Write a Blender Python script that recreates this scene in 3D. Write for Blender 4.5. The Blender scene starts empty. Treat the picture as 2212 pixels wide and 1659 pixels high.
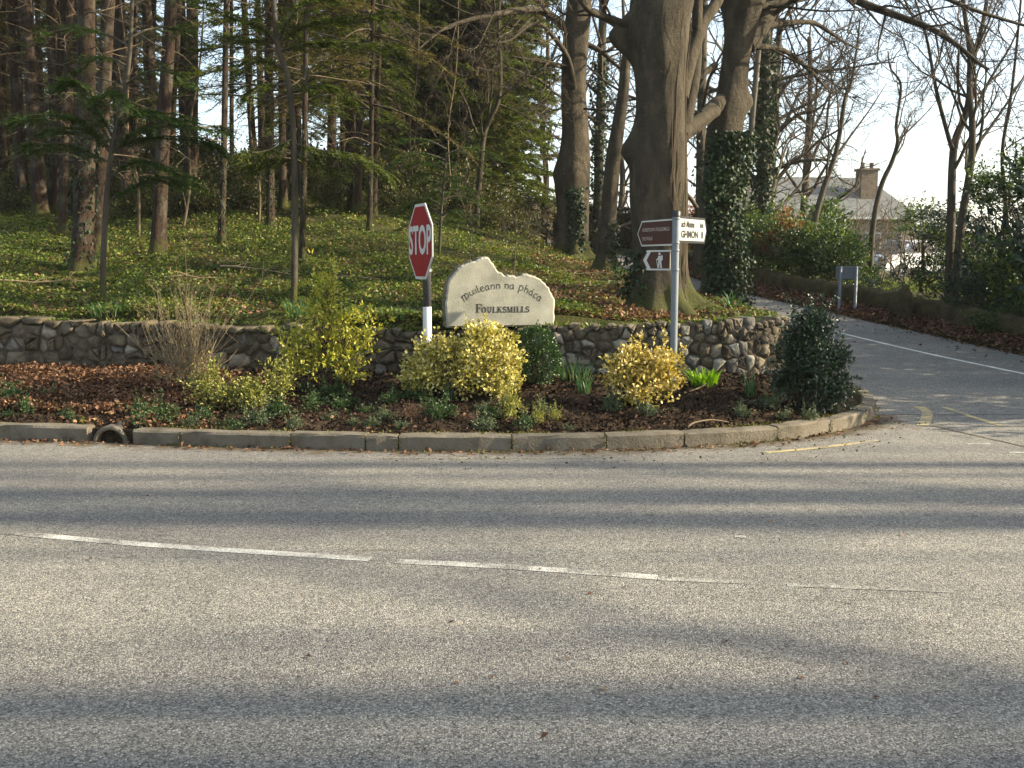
import bpy, bmesh, math, random
import numpy as np
from mathutils import Vector, Matrix

random.seed(7)
R = math.radians
scene = bpy.context.scene
COL = scene.collection

# ------------------------------------------------------------------ camera, sky, sun, exposure
CAM_H = 1.6
FQ, CXQ, CYQ = 2152.0, 1106.0, 829.5            # focal length and centre in a 2212 px wide frame
PITCH = math.atan((829.5 - 570.0) / FQ)
cd = bpy.data.cameras.new('camera'); cam = bpy.data.objects.new('camera', cd); COL.objects.link(cam)
cam.location = (0, 0, CAM_H); cam.rotation_euler = (math.pi/2 - PITCH, 0, 0)
cd.sensor_width = 36.0; cd.lens = 36.0 * FQ / 2212.0; cd.clip_start = 0.05; cd.clip_end = 5000
scene.camera = cam

SUN_EL, SUN_AZ = 24.0, 90.0                     # azimuth clockwise from +Y
world = bpy.data.worlds.new('World'); scene.world = world; world.use_nodes = True
wn = world.node_tree.nodes; wl = world.node_tree.links
for n in list(wn): wn.remove(n)
sky = wn.new('ShaderNodeTexSky'); sky.sky_type = 'NISHITA'; sky.sun_disc = False
sky.sun_elevation = R(SUN_EL); sky.sun_rotation = R(SUN_AZ); sky.altitude = 50
sky.air_density = 1.0; sky.dust_density = 2.0; sky.ozone_density = 0.6
bg = wn.new('ShaderNodeBackground'); bg.inputs['Strength'].default_value = 0.15
wo = wn.new('ShaderNodeOutputWorld')
# a thin bright veil of high cloud over the whole sky, a little uneven
wc = wn.new('ShaderNodeTexCoord'); cn = wn.new('ShaderNodeTexNoise'); cn.inputs['Scale'].default_value = 2.2; cn.inputs['Detail'].default_value = 5
wl.new(wc.outputs['Generated'], cn.inputs['Vector'])
cf = wn.new('ShaderNodeMapRange'); cf.inputs[1].default_value = .3; cf.inputs[2].default_value = .7; cf.inputs[3].default_value = .30; cf.inputs[4].default_value = .55
wl.new(cn.outputs[0], cf.inputs[0])
vm = wn.new('ShaderNodeMix'); vm.data_type = 'RGBA'; vm.inputs[7].default_value = (2.15, 2.35, 2.35, 1)
wl.new(cf.outputs[0], vm.inputs[0]); wl.new(sky.outputs[0], vm.inputs[6])
wl.new(vm.outputs[2], bg.inputs[0]); wl.new(bg.outputs[0], wo.inputs[0])

S = Vector((math.sin(R(SUN_AZ))*math.cos(R(SUN_EL)), math.cos(R(SUN_AZ))*math.cos(R(SUN_EL)), math.sin(R(SUN_EL))))
sl = bpy.data.lights.new('sun', 'SUN'); sl.energy = 5.0; sl.angle = R(0.53); sl.color = (1.0, 0.86, 0.63)
sun = bpy.data.objects.new('sun', sl); COL.objects.link(sun)
sun.rotation_euler = S.to_track_quat('Z', 'Y').to_euler(); sun.location = (30, -4, 20)

vs = scene.view_settings
vs.view_transform = 'Standard'; vs.look = 'None'; vs.exposure = 1.6; vs.gamma = 1.0; vs.use_curve_mapping = False
cy = scene.cycles
cy.max_bounces = 5; cy.diffuse_bounces = 3; cy.glossy_bounces = 2; cy.transmission_bounces = 4; cy.transparent_max_bounces = 4
cy.sample_clamp_indirect = 4.0; cy.caustics_reflective = False; cy.caustics_refractive = False
cy.use_denoising = True

# ------------------------------------------------------------------ pixel helpers (real depth always given)
sP, cP = math.sin(PITCH), math.cos(PITCH)
def ray(u, v):
    dx = (u - CXQ)/FQ; dy = (CYQ - v)/FQ
    return dx, cP + dy*sP, -sP + dy*cP
def Q(u, v, Y):
    d = ray(u, v); t = Y/d[1]
    return Vector((d[0]*t, Y, CAM_H + d[2]*t))
def sm(t):
    t = np.clip(t, 0, 1); return t*t*(3 - 2*t)

# ------------------------------------------------------------------ terrain functions
KX = np.array([-60, -9, -6.5, -4.7, -3.84, -2.94, -1.93, -0.98, 0.0, .82, 1.52, 2.42, 3.09, 3.55, 3.83])
KY = np.array([15.5, 9.55, 9.22, 9.0, 8.88, 8.70, 8.57, 8.45, 8.44, 8.5, 8.64, 8.95, 9.42, 9.92, 10.4])
def kerb_y(x): return np.interp(x, KX, KY)
WALL = np.array([(-8.0, 11.75), (-6, 11.5), (-3, 11.25), (0, 11.05), (1.2, 10.93), (2.2, 10.9), (2.75, 11.05),
                 (3.1, 11.4), (3.25, 12.0), (3.25, 12.7), (3.1, 13.4)])
def wall_y(x): return np.interp(x, [-60, -8, -6, -3, 0, 1.2, 2.2, 2.75, 3.1, 3.3], [18, 11.75, 11.5, 11.25, 11.05, 10.93, 10.9, 11.05, 11.4, 12.2])
EY = [-60, -10, 0, 6, 10.3, 11.4, 13, 15, 19, 23, 28, 40, 55, 75, 120]
XL = [3.9, 3.9, 3.9, 3.9, 3.88, 3.95, 3.85, 3.65, 3.1, 2.4, 1.7, .2, -2, -5, -12]
EY2 = [-60, -10, 0, 6, 10.3, 14.1, 17.5, 22.3, 28, 40, 55, 75, 120]
XR = [14, 11.4, 10.4, 9.4, 8.4, 7.3, 6.4, 5.15, 4.4, 3.0, 1, -2, -9]
def xl(y): return np.interp(y, EY, XL)
def xr(y): return np.interp(y, EY2, XR)
def road_z(y):
    s = np.asarray(y, float) - 9.6
    z = np.where(s < 0, 0, np.where(s < 1.5, .08*s*s/3, .08*(s - .75)))
    return np.where(s > 45, .08*44.25 + .02*(s - 45), z)
def wood_z(x, y):
    t = sm((2.5 - x)/6.0); a = .057 + .073*t; d = np.asarray(y, float) - 11.2
    dd = np.minimum(d, 30)
    z = .95 + a*dd + .0013*t*dd*np.abs(dd) + np.minimum(d - dd, 60)*.05
    z = z + .035*np.sin(1.7*x + .6*y) + .03*np.sin(2.3*y - 1.1*x) + .02*np.sin(4.1*x + 3.3*y)
    return z
def bed_z(x, y):
    k = kerb_y(x) + .14; w = wall_y(x)
    t = np.clip((y - k)/np.maximum(w - k, .3), 0, 1)
    return .105 + .29*sm(t*.9 + .05) + .018*np.sin(5*x + 2*y) + .012*np.sin(9*y - 4*x)
def H(x, y):
    x = np.asarray(x, float); y = np.asarray(y, float)
    rz = road_z(y); L = xl(y); Rr = xr(y)
    wz = wood_z(x, y)
    bank = sm((L - .12 - x)/.9)
    zl = (rz + .04)*(1 - bank) + wz*bank
    # beyond the stone wall only; in front of it lies the planting bed
    front = sm((y - wall_y(x) - .16)/np.where(x < -8, 1.2, .12))
    zl = np.where(x < 3.35, zl*front + (-.25)*(1 - front), np.where(y < 11.0, -.25, zl))
    zl = np.where((x < -8) & (front < 1), bed_z(x, y)*(1 - front) + wz*front, zl)
    zl = np.where(y < kerb_y(x) + .07, -.25, zl)
    # right of the road
    d = x - Rr
    far = np.minimum(rz, .85) + .0*y
    tr = sm((d - 1.2)/3.0)
    zr = (rz + .03 + .05*sm(d/.9))*(1 - tr) + (far + .12)*tr + .03*np.sin(1.3*x + y)*sm(d - 1)
    inroad = (x > L + .02) & (x < Rr - .02) & (y > 10.2)
    z = np.where(x > (L + Rr)/2, zr, zl)
    z = np.where(inroad, rz - .15, z)
    fore = (y < 10.35) & (x < Rr) & ((y < kerb_y(x) + .07) | (x > 3.6))
    z = np.where(fore, -.25, z)
    z = np.where((y < -6) & (x < Rr), .08 + .1*sm((-6 - y)/3), z)
    return z
def h1(x, y): return float(H(np.array([x]), np.array([y]))[0])
def b1(x, y): return float(bed_z(np.array([x]), np.array([y]))[0])
def QG(u, v, y0=11.6, y1=110):
    ys = np.arange(y0, y1, .1); d = ray(u, v); t = ys/d[1]
    zs = CAM_H + d[2]*t; hs = H(d[0]*t, ys)
    k = np.argmax(zs <= hs) if (zs <= hs).any() else len(ys) - 1
    return Vector((d[0]*t[k], ys[k], hs[k]))
def QB(u, v):
    """point on the planting bed under a pixel"""
    ys = np.arange(8.4, 12, .02); d = ray(u, v); t = ys/d[1]
    zs = CAM_H + d[2]*t; hs = bed_z(d[0]*t, ys)
    k = np.argmax(zs <= hs)
    return Vector((d[0]*t[k], ys[k], hs[k]))

# ------------------------------------------------------------------ object helpers
def tag(o, label=None, cat=None, group=None, kind=None):
    if label: o['label'] = label
    if cat: o['category'] = cat
    if group: o['group'] = group
    if kind: o['kind'] = kind
    return o
def np_mesh(name, V, F, smooth=False):
    V = np.ascontiguousarray(V, dtype=np.float32); F = np.ascontiguousarray(F, dtype=np.int32)
    me = bpy.data.meshes.new(name); n, k = F.shape
    me.vertices.add(len(V)); me.vertices.foreach_set('co', V.ravel())
    me.loops.add(n*k); me.loops.foreach_set('vertex_index', F.ravel())
    me.polygons.add(n); me.polygons.foreach_set('loop_start', np.arange(0, n*k, k, dtype=np.int32))
    me.polygons.foreach_set('loop_total', np.full(n, k, dtype=np.int32))
    if smooth: me.polygons.foreach_set('use_smooth', np.ones(n, dtype=bool))
    me.update(calc_edges=True)
    return me
def pd_mesh(name, V, F, smooth=False):
    me = bpy.data.meshes.new(name); me.from_pydata([tuple(v) for v in V], [], F)
    if smooth:
        for p in me.polygons: p.use_smooth = True
    me.update(); return me
def obj(name, me, m=None, parent=None, loc=None, rot=None, scl=None):
    o = bpy.data.objects.new(name, me); COL.objects.link(o)
    if m is not None and me is not None and len(me.materials) == 0: me.materials.append(m)
    if parent is not None: o.parent = parent
    if loc is not None: o.location = loc
    if rot is not None: o.rotation_euler = rot
    if scl is not None: o.scale = scl
    return o
def thing(name, label, cat, loc=(0, 0, 0), group=None, rot=None):
    o = bpy.data.objects.new(name, None); COL.objects.link(o); o.location = loc
    o.empty_display_size = .1
    if rot is not None: o.rotation_euler = rot
    return tag(o, label, cat, group)
def bm_mesh(name, bm, smooth=False):
    me = bpy.data.meshes.new(name); bm.normal_update(); bm.to_mesh(me); bm.free()
    if smooth:
        for p in me.polygons: p.use_smooth = True
    return me
def box(bm, c, s, bev=0.0):
    r = bmesh.ops.create_cube(bm, size=1.0)
    vs_ = r['verts']
    for v in vs_: v.co = Vector((v.co.x*s[0] + c[0], v.co.y*s[1] + c[1], v.co.z*s[2] + c[2]))
    if bev > 0:
        ed = list({e for v in vs_ for e in v.link_edges})
        bmesh.ops.bevel(bm, geom=ed, offset=bev, segments=2, affect='EDGES')
def box_mesh(name, c, s, bev=0.0):
    bm = bmesh.new(); box(bm, c, s, bev); return bm_mesh(name, bm)
def prism_mesh(name, poly, y0, y1, bev=0.0):
    """poly: (x,z) outline, extruded along Y"""
    bm = bmesh.new()
    a = [bm.verts.new((x, y0, z)) for x, z in poly]; b = [bm.verts.new((x, y1, z)) for x, z in poly]
    bm.faces.new(a); bm.faces.new(b[::-1]); n = len(poly)
    for i in range(n):
        bm.faces.new((a[i], b[i], b[(i+1) % n], a[(i+1) % n]))
    bmesh.ops.recalc_face_normals(bm, faces=bm.faces)
    if bev > 0: bmesh.ops.bevel(bm, geom=[e for e in bm.edges], offset=bev, segments=1, affect='EDGES')
    return bm_mesh(name, bm)
def lathe_mesh(name, prof, n=20, smooth=True):
    V = []; F = []
    for r, z in prof:
        for i in range(n):
            a = 2*math.pi*i/n; V.append((r*math.cos(a), r*math.sin(a), z))
    for j in range(len(prof) - 1):
        for i in range(n):
            F.append((j*n + i, j*n + (i+1) % n, (j+1)*n + (i+1) % n, (j+1)*n + i))
    return pd_mesh(name, V, F, smooth)

class Tubes:
    """collects tapered polylines and skins them all at once"""
    def __init__(self): self.g = {}
    def add(self, pts, rad, sides=4):
        self.g.setdefault((len(pts), sides), []).append((pts, rad))
    def build(self, name, smooth=True):
        VV = []; FF = []; off = 0
        for (k, s), lst in self.g.items():
            P = np.array([[tuple(p) for p in a] for a, _ in lst], float); Rd = np.array([r for _, r in lst], float)
            T = np.empty_like(P); T[:, 1:-1] = P[:, 2:] - P[:, :-2]; T[:, 0] = P[:, 1] - P[:, 0]; T[:, -1] = P[:, -1] - P[:, -2]
            T /= np.linalg.norm(T, axis=2, keepdims=True) + 1e-9
            m = T.mean(axis=1); ref = np.where(np.abs(m[:, 2:3]) > .8, np.array([[1., 0, 0]]), np.array([[0, 0, 1.]]))
            ref = np.repeat(ref[:, None, :], k, 1)
            A = np.cross(T, ref); A /= np.linalg.norm(A, axis=2, keepdims=True) + 1e-9
            B = np.cross(T, A)
            an = np.arange(s)*2*math.pi/s
            V = P[:, :, None, :] + Rd[:, :, None, None]*(np.cos(an)[None, None, :, None]*A[:, :, None, :] + np.sin(an)[None, None, :, None]*B[:, :, None, :])
            n = len(lst)
            base = off + np.arange(n)[:, None, None]*k*s + np.arange(k - 1)[None, :, None]*s
            i0 = np.arange(s); i1 = (i0 + 1) % s
            F = np.stack([base + i0, base + i1, base + s + i1, base + s + i0], -1).reshape(-1, 4)
            VV.append(V.reshape(-1, 3)); FF.append(F); off += n*k*s
        return np_mesh(name, np.concatenate(VV), np.concatenate(FF), smooth)

def unit(a): return a/(np.linalg.norm(a, axis=-1, keepdims=True) + 1e-9)
def leaf_arrays(P, D, U, L, W, fold=.25, droop=.0):
    """two triangles per leaf: base, left, tip, right; D leaf direction, U leaf normal"""
    D = unit(D); Sd = unit(np.cross(D, U)); U = np.cross(Sd, D)
    L = np.asarray(L)[:, None]; W = np.asarray(W)[:, None]
    base = P; mid = P + D*L*.5; tip = P + D*L - U*L*droop
    lf = mid + Sd*W*.5 + U*W*fold; rt = mid - Sd*W*.5 + U*W*fold
    n = len(P); V = np.stack([base, lf, tip, rt], 1).reshape(-1, 3)
    b = np.arange(n)[:, None]*4
    F = np.concatenate([b + np.array([[0, 2, 1]]), b + np.array([[0, 3, 2]])], 1).reshape(-1, 3)
    return V, F
def oval_arrays(P, D, U, L, W, fold=.2):
    """rounder leaf: six vertices, four triangles"""
    D = unit(D); Sd = unit(np.cross(D, U)); U = np.cross(Sd, D)
    L = np.asarray(L)[:, None]; W = np.asarray(W)[:, None]
    v = [P, P + D*L*.3 + Sd*W*.45 + U*W*fold, P + D*L*.72 + Sd*W*.36 + U*W*fold*.8, P + D*L,
         P + D*L*.72 - Sd*W*.36 + U*W*fold*.8, P + D*L*.3 - Sd*W*.45 + U*W*fold]
    n = len(P); V = np.stack(v, 1).reshape(-1, 3); b = np.arange(n)[:, None]*6
    F = np.concatenate([b + np.array([[0, 3, 1]]), b + np.array([[1, 3, 2]]), b + np.array([[0, 5, 3]]), b + np.array([[5, 4, 3]])], 1).reshape(-1, 3)
    return V, F
def join(parts):
    VV = []; FF = []; off = 0
    for V, F in parts:
        VV.append(V); FF.append(F + off); off += len(V)
    return np.concatenate(VV), np.concatenate(FF)

# ------------------------------------------------------------------ materials
def new_mat(name):
    m = bpy.data.materials.new(name); m.use_nodes = True
    nt = m.node_tree; b = nt.nodes['Principled BSDF']
    return m, nt.nodes, nt.links, b
def ramp(ns, cols, pos=None):
    r = ns.new('ShaderNodeValToRGB'); e = r.color_ramp.elements
    pos = pos or [i/(len(cols) - 1) for i in range(len(cols))]
    while len(e) < len(cols): e.new(.5)
    for i, (c, p) in enumerate(zip(cols, pos)):
        e[i].position = p; e[i].color = (*c, 1)
    return r
def noise(ns, ls, vec, scale, detail=4, rough=.55, dim=None):
    n = ns.new('ShaderNodeTexNoise'); n.inputs['Scale'].default_value = scale
    n.inputs['Detail'].default_value = detail; n.inputs['Roughness'].default_value = rough
    if vec is not None: ls.new(vec, n.inputs['Vector'])
    return n
def mapping(ns, ls, scl=(1, 1, 1), kind='Object'):
    t = ns.new('ShaderNodeTexCoord'); mp = ns.new('ShaderNodeMapping'); mp.inputs['Scale'].default_value = scl
    ls.new(t.outputs[kind], mp.inputs['Vector']); return mp.outputs[0]
def mix(ns, ls, fac, a, b, mode='MIX'):
    m = ns.new('ShaderNodeMix'); m.data_type = 'RGBA'; m.blend_type = mode
    for s_, v in (('Factor', fac), ('A', a), ('B', b)):
        i = m.inputs[0] if s_ == 'Factor' else (m.inputs[6] if s_ == 'A' else m.inputs[7])
        if isinstance(v, (int, float)): i.default_value = v
        elif isinstance(v, tuple): i.default_value = (*v, 1)
        else: ls.new(v, i)
    return m.outputs[2]
def bump(ns, ls, b, h, strength=.4, dist=.02):
    bp = ns.new('ShaderNodeBump'); bp.inputs['Strength'].default_value = strength; bp.inputs['Distance'].default_value = dist
    ls.new(h, bp.inputs['Height']); ls.new(bp.outputs[0], b.inputs['Normal']); return bp
def mat_noise(name, cols, scale=6, rough=.85, bmp=.4, dist=.02, fine=None, scl=(1, 1, 1), spec=.3, detail=6, metal=0.0, pos=None, per_obj=0.0):
    m, ns, ls, b = new_mat(name); v = mapping(ns, ls, scl)
    n = noise(ns, ls, v, scale, detail, .6); r = ramp(ns, cols, pos or [.3 + .4*i/(len(cols) - 1) for i in range(len(cols))])
    if per_obj > 0:
        oi = ns.new('ShaderNodeObjectInfo'); mt = ns.new('ShaderNodeMath'); mt.operation = 'MULTIPLY_ADD'
        ls.new(oi.outputs['Random'], mt.inputs[0]); mt.inputs[1].default_value = per_obj
        ad = ns.new('ShaderNodeMath'); ad.operation = 'SUBTRACT'; ls.new(n.outputs[0], ad.inputs[0]); ad.inputs[1].default_value = per_obj/2
        ls.new(ad.outputs[0], mt.inputs[2]); ls.new(mt.outputs[0], r.inputs[0])
    else: ls.new(n.outputs[0], r.inputs[0])
    ls.new(r.outputs[0], b.inputs['Base Color'])
    b.inputs['Roughness'].default_value = rough; b.inputs['Specular IOR Level'].default_value = spec; b.inputs['Metallic'].default_value = metal
    if bmp > 0:
        f = noise(ns, ls, v, fine or scale*5, 6, .65); bump(ns, ls, b, f.outputs[0], bmp, dist)
    return m
def mat_leaf(name, cols, rough=.5, trans=.3, spec=.4, pos=None, patch=0.0):
    """leaf colour varies leaf by leaf (random per island) and shrub by shrub"""
    m, ns, ls, b = new_mat(name)
    g = ns.new('ShaderNodeNewGeometry'); r = ramp(ns, cols, pos)
    if patch > 0:
        pn = noise(ns, ls, mapping(ns, ls), patch, 3, .6); pm = ns.new('ShaderNodeMath'); pm.operation = 'MULTIPLY_ADD'; ls.new(pn.outputs[0], pm.inputs[0]); pm.inputs[1].default_value = 1.5; pm.inputs[2].default_value = -.75
        pa = ns.new('ShaderNodeMath'); pa.operation = 'ADD'; pa.use_clamp = True; ls.new(pm.outputs[0], pa.inputs[0]); ls.new(g.outputs['Random Per Island'], pa.inputs[1]); ls.new(pa.outputs[0], r.inputs[0])
    else: ls.new(g.outputs['Random Per Island'], r.inputs[0])
    ls.new(r.outputs[0], b.inputs['Base Color']); b.inputs['Roughness'].default_value = rough; b.inputs['Specular IOR Level'].default_value = spec
    if trans > 0:
        t = ns.new('ShaderNodeBsdfTranslucent'); mx = ns.new('ShaderNodeMixShader'); mx.inputs[0].default_value = trans
        hs = ns.new('ShaderNodeHueSaturation'); hs.inputs['Saturation'].default_value = 1.15; hs.inputs['Value'].default_value = 1.2
        ls.new(r.outputs[0], hs.inputs['Color']); ls.new(hs.outputs[0], t.inputs[0])
        ls.new(b.outputs[0], mx.inputs[1]); ls.new(t.outputs[0], mx.inputs[2])
        ls.new(mx.outputs[0], ns['Material Output'].inputs[0])
    return m
def mat_plain(name, c, rough=.5, metal=0.0, spec=.4, dirt=.15, scale=9):
    d = tuple(x*(1 - dirt*2) for x in c)
    return mat_noise(name, [d, c], scale, rough, .06, .004, None, (1, 1, 1), spec, 5, metal, [.25, .5])

def asphalt_nodes(ns, ls, b):
    v = mapping(ns, ls)
    vo = ns.new('ShaderNodeTexVoronoi'); vo.inputs['Scale'].default_value = 125; ls.new(v, vo.inputs['Vector'])
    sep = ns.new('ShaderNodeSeparateColor'); ls.new(vo.outputs['Color'], sep.inputs[0])
    r1 = ramp(ns, [(.078, .079, .077), (.168, .162, .146), (.232, .222, .200), (.375, .358, .315)], [0, .3, .72, 1]); ls.new(sep.outputs[0], r1.inputs[0])
    big = noise(ns, ls, v, .55, 5, .6); rb = ramp(ns, [(.86, .86, .88), (1.12, 1.10, 1.05)], [.3, .7]); ls.new(big.outputs[0], rb.inputs[0])
    c = mix(ns, ls, 1.0, r1.outputs[0], rb.outputs[0], 'MULTIPLY')
    md = noise(ns, ls, v, 9, 6, .7); rm = ramp(ns, [(.84, .84, .84), (1.12, 1.12, 1.11)], [.3, .7]); ls.new(md.outputs[0], rm.inputs[0])
    c = mix(ns, ls, 1.0, c, rm.outputs[0], 'MULTIPLY')
    # bitumen showing between the chips
    rc = ramp(ns, [(1, 1, 1), (.5, .5, .5)], [.45, .85]); ls.new(vo.outputs['Distance'], rc.inputs[0])
    c = mix(ns, ls, 1.0, c, rc.outputs[0], 'MULTIPLY')
    # wheel tracks and long oily stains along the road
    v2 = mapping(ns, ls, (.12, 1.3, 1)); wt = noise(ns, ls, v2, 1.1, 4, .55)
    rw = ramp(ns, [(.80, .80, .82), (1.06, 1.05, 1.03)], [.36, .6]); ls.new(wt.outputs[0], rw.inputs[0])
    c = mix(ns, ls, 1.0, c, rw.outputs[0], 'MULTIPLY')
    v3 = mapping(ns, ls, (.55, 3.2, 1)); ow = noise(ns, ls, v3, .9, 5, .6); ro_ = ramp(ns, [(1, 1, 1), (.62, .60, .57)], [.66, .74]); ls.new(ow.outputs[0], ro_.inputs[0])
    c = mix(ns, ls, 1.0, c, ro_.outputs[0], 'MULTIPLY')
    inv = ns.new('ShaderNodeMath'); inv.operation = 'SUBTRACT'; inv.inputs[0].default_value = 1; ls.new(vo.outputs['Distance'], inv.inputs[1])
    b.inputs['Roughness'].default_value = .85; b.inputs['Specular IOR Level'].default_value = .25
    bump(ns, ls, b, inv.outputs[0], .75, .005)
    return c, v
def mat_asphalt():
    m, ns, ls, b = new_mat('asphalt'); c, v = asphalt_nodes(ns, ls, b)
    at = ns.new('ShaderNodeAttribute'); at.attribute_name = 'dirt'
    dn = noise(ns, ls, v, 5, 6, .7)
    ad = ns.new('ShaderNodeMath'); ad.operation = 'MULTIPLY_ADD'; ls.new(dn.outputs[0], ad.inputs[0]); ad.inputs[1].default_value = 1.3; ad.inputs[2].default_value = -.65
    a2 = ns.new('ShaderNodeMath'); a2.operation = 'ADD'; ls.new(at.outputs['Fac'], a2.inputs[0]); ls.new(ad.outputs[0], a2.inputs[1])
    rr = ramp(ns, [(0, 0, 0), (1, 1, 1)], [.3, .62]); ls.new(a2.outputs[0], rr.inputs[0])
    dc = ramp(ns, [(.05, .038, .024), (.12, .09, .055)]); dn2 = noise(ns, ls, v, 22, 5, .7); ls.new(dn2.outputs[0], dc.inputs[0])
    c = mix(ns, ls, rr.outputs[0], c, dc.outputs[0])
    ls.new(c, b.inputs['Base Color']); return m
def mat_paint(name, col, wear_lo, wear_hi):
    m, ns, ls, b = new_mat(name); c, v = asphalt_nodes(ns, ls, b)
    n = noise(ns, ls, v, 3.2, 3, .6); n2 = noise(ns, ls, v, 55, 4, .8)
    ad = ns.new('ShaderNodeMath'); ad.operation = 'MULTIPLY_ADD'; ls.new(n2.outputs[0], ad.inputs[0]); ad.inputs[1].default_value = .9; ls.new(n.outputs[0], ad.inputs[2])
    rr = ramp(ns, [(0, 0, 0), (1, 1, 1)], [wear_lo, wear_hi])
    sb = ns.new('ShaderNodeMath'); sb.operation = 'SUBTRACT'; ls.new(ad.outputs[0], sb.inputs[0]); sb.inputs[1].default_value = .45
    ls.new(sb.outputs[0], rr.inputs[0])
    c2 = mix(ns, ls, rr.outputs[0], c, col); ls.new(c2, b.inputs['Base Color']); return m
def mat_bark(name, cols, moss=0.0, scl=(1, 1, .22), scale=9, mossz=1.2, bmp=.7, blotch=None):
    m, ns, ls, b = new_mat(name); v = mapping(ns, ls, scl)
    n = noise(ns, ls, v, scale, 8, .65); r = ramp(ns, cols, [.25 + .5*i/(len(cols) - 1) for i in range(len(cols))]); ls.new(n.outputs[0], r.inputs[0])
    c = r.outputs[0]
    v0 = mapping(ns, ls)
    if blotch:
        bn = noise(ns, ls, v0, 3.0, 5, .65); br = ramp(ns, [(0, 0, 0), (1, 1, 1)], [.5, .62]); ls.new(bn.outputs[0], br.inputs[0])
        c = mix(ns, ls, br.outputs[0], c, blotch)
    if moss > 0:
        sp = ns.new('ShaderNodeSeparateXYZ'); ls.new(v0, sp.inputs[0])
        mr = ns.new('ShaderNodeMapRange'); mr.inputs[1].default_value = 0; mr.inputs[2].default_value = mossz; mr.inputs[3].default_value = .62; mr.inputs[4].default_value = .12*moss
        ls.new(sp.outputs[2], mr.inputs[0])
        mn = noise(ns, ls, v0, 2.6, 6, .7); a = ns.new('ShaderNodeMath'); a.operation = 'ADD'; ls.new(mn.outputs[0], a.inputs[0]); ls.new(mr.outputs[0], a.inputs[1])
        rr = ramp(ns, [(0, 0, 0), (1, 1, 1)], [.88, 1.12]); ls.new(a.outputs[0], rr.inputs[0])
        c = mix(ns, ls, rr.outputs[0], c, (.062, .064, .018))
    ln_ = noise(ns, ls, v0, 14, 5, .75); lr_ = ramp(ns, [(0, 0, 0), (1, 1, 1)], [.64, .72]); ls.new(ln_.outputs[0], lr_.inputs[0])
    c = mix(ns, ls, lr_.outputs[0], c, (.13, .125, .095))
    ls.new(c, b.inputs['Base Color']); b.inputs['Roughness'].default_value = .9; b.inputs['Specular IOR Level'].default_value = .2
    f = noise(ns, ls, v, scale*2.6, 8, .75)
    v4 = mapping(ns, ls, (1, 1, 2.2)); w4 = noise(ns, ls, v4, scale*1.6, 6, .8); ad4 = ns.new('ShaderNodeMath'); ad4.operation = 'MULTIPLY_ADD'; ls.new(w4.outputs[0], ad4.inputs[0]); ad4.inputs[1].default_value = .7; ls.new(f.outputs[0], ad4.inputs[2])
    bump(ns, ls, b, ad4.outputs[0], bmp, .045)
    return m

M = {}
M['asphalt'] = mat_asphalt()
M['white_line'] = mat_paint('white_line_paint', (.60, .59, .53), .34, .74)
M['white_line_clear'] = mat_paint('clear_white_line_paint', (.62, .61, .55), .1, .4)
M['white_line_faint'] = mat_paint('faint_white_line_paint', (.58, .57, .51), .46, .9)
M['yellow_line'] = mat_paint('yellow_line_paint', (.42, .34, .17), .26, .62)
M['yellow_faint'] = mat_paint('faint_yellow_paint', (.44, .36, .18), .52, .86)
M['kerb'] = mat_noise('kerb_concrete', [(.055, .048, .032), (.135, .116, .086), (.175, .155, .12)], 5, .9, .8, .015, 45, (1, 1, 1), .2, 8, 0, [.22, .48, .75])
M['soil'] = mat_noise('soil', [(.018, .012, .008), (.045, .030, .019), (.075, .052, .032)], 14, .95, 1.0, .05, 40, (1, 1, 1), .1, 8)
M['ground'] = mat_noise('woodland_floor', [(.022, .020, .009), (.045, .050, .016), (.075, .070, .024)], 1.6, .95, .8, .05, 30, (1, 1, 1), .1, 8)
M['stone'] = mat_noise('field_stone', [(.055, .044, .030), (.125, .104, .072), (.185, .158, .115), (.33, .30, .25)], 5, .88, .7, .02, 26, (1, 1, 1), .2, 8, 0, [.22, .42, .6, .86], .42)
M['stone_grey'] = mat_noise('grey_field_stone', [(.06, .056, .048), (.14, .132, .115), (.22, .21, .185)], 6, .88, .8, .02, 24, (1, 1, 1), .2, 8)
M['stone_pale'] = mat_noise('pale_field_stone', [(.12, .11, .085), (.24, .225, .18), (.36, .34, .29)], 6, .88, .8, .02, 24, (1, 1, 1), .2, 8)
M['stone_brown'] = mat_noise('brown_field_stone', [(.042, .034, .022), (.095, .078, .051), (.15, .126, .086)], 6, .88, .8, .02, 24, (1, 1, 1), .2, 8)
M['mortar'] = mat_noise('wall_mortar', [(.055, .046, .032), (.13, .110, .078)], 9, .95, .8, .03, 40, (1, 1, 1), .1)
M['moss_wall'] = mat_noise('mossy_stone', [(.030, .025, .014), (.070, .058, .030), (.10, .086, .04)], 4, .95, 1.0, .05, 22, (1, 1, 1), .1, 8)
M['granite'] = mat_noise('granite_slab', [(.19, .185, .145), (.31, .30, .24), (.40, .385, .31)], 3.0, .85, .45, .010, 55, (1, 1, 1), .25, 9)
M['granite_edge'] = mat_noise('rough_granite_edge', [(.10, .085, .06), (.20, .17, .12)], 7, .9, 1.0, .03, 30, (1, 1, 1), .2, 8)
M['letter'] = mat_plain('engraved_letter_paint', (.022, .020, .016), .8)
M['red'] = mat_plain('sign_red', (.24, .008, .008), .6, 0, .2, .12)
M['white'] = mat_plain('sign_white', (.45, .45, .43), .45, 0, .4, .04)
M['white_sign'] = mat_plain('sign_cream_white', (.36, .37, .34), .4, 0, .4, .03)
M['border_grey'] = mat_plain('sign_border_pale', (.48, .48, .46), .45, 0, .4, .06)
M['black'] = mat_plain('sign_black', (.012, .012, .013), .45)
M['brown'] = mat_plain('sign_brown', (.055, .021, .014), .55, 0, .25, .12)
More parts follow.
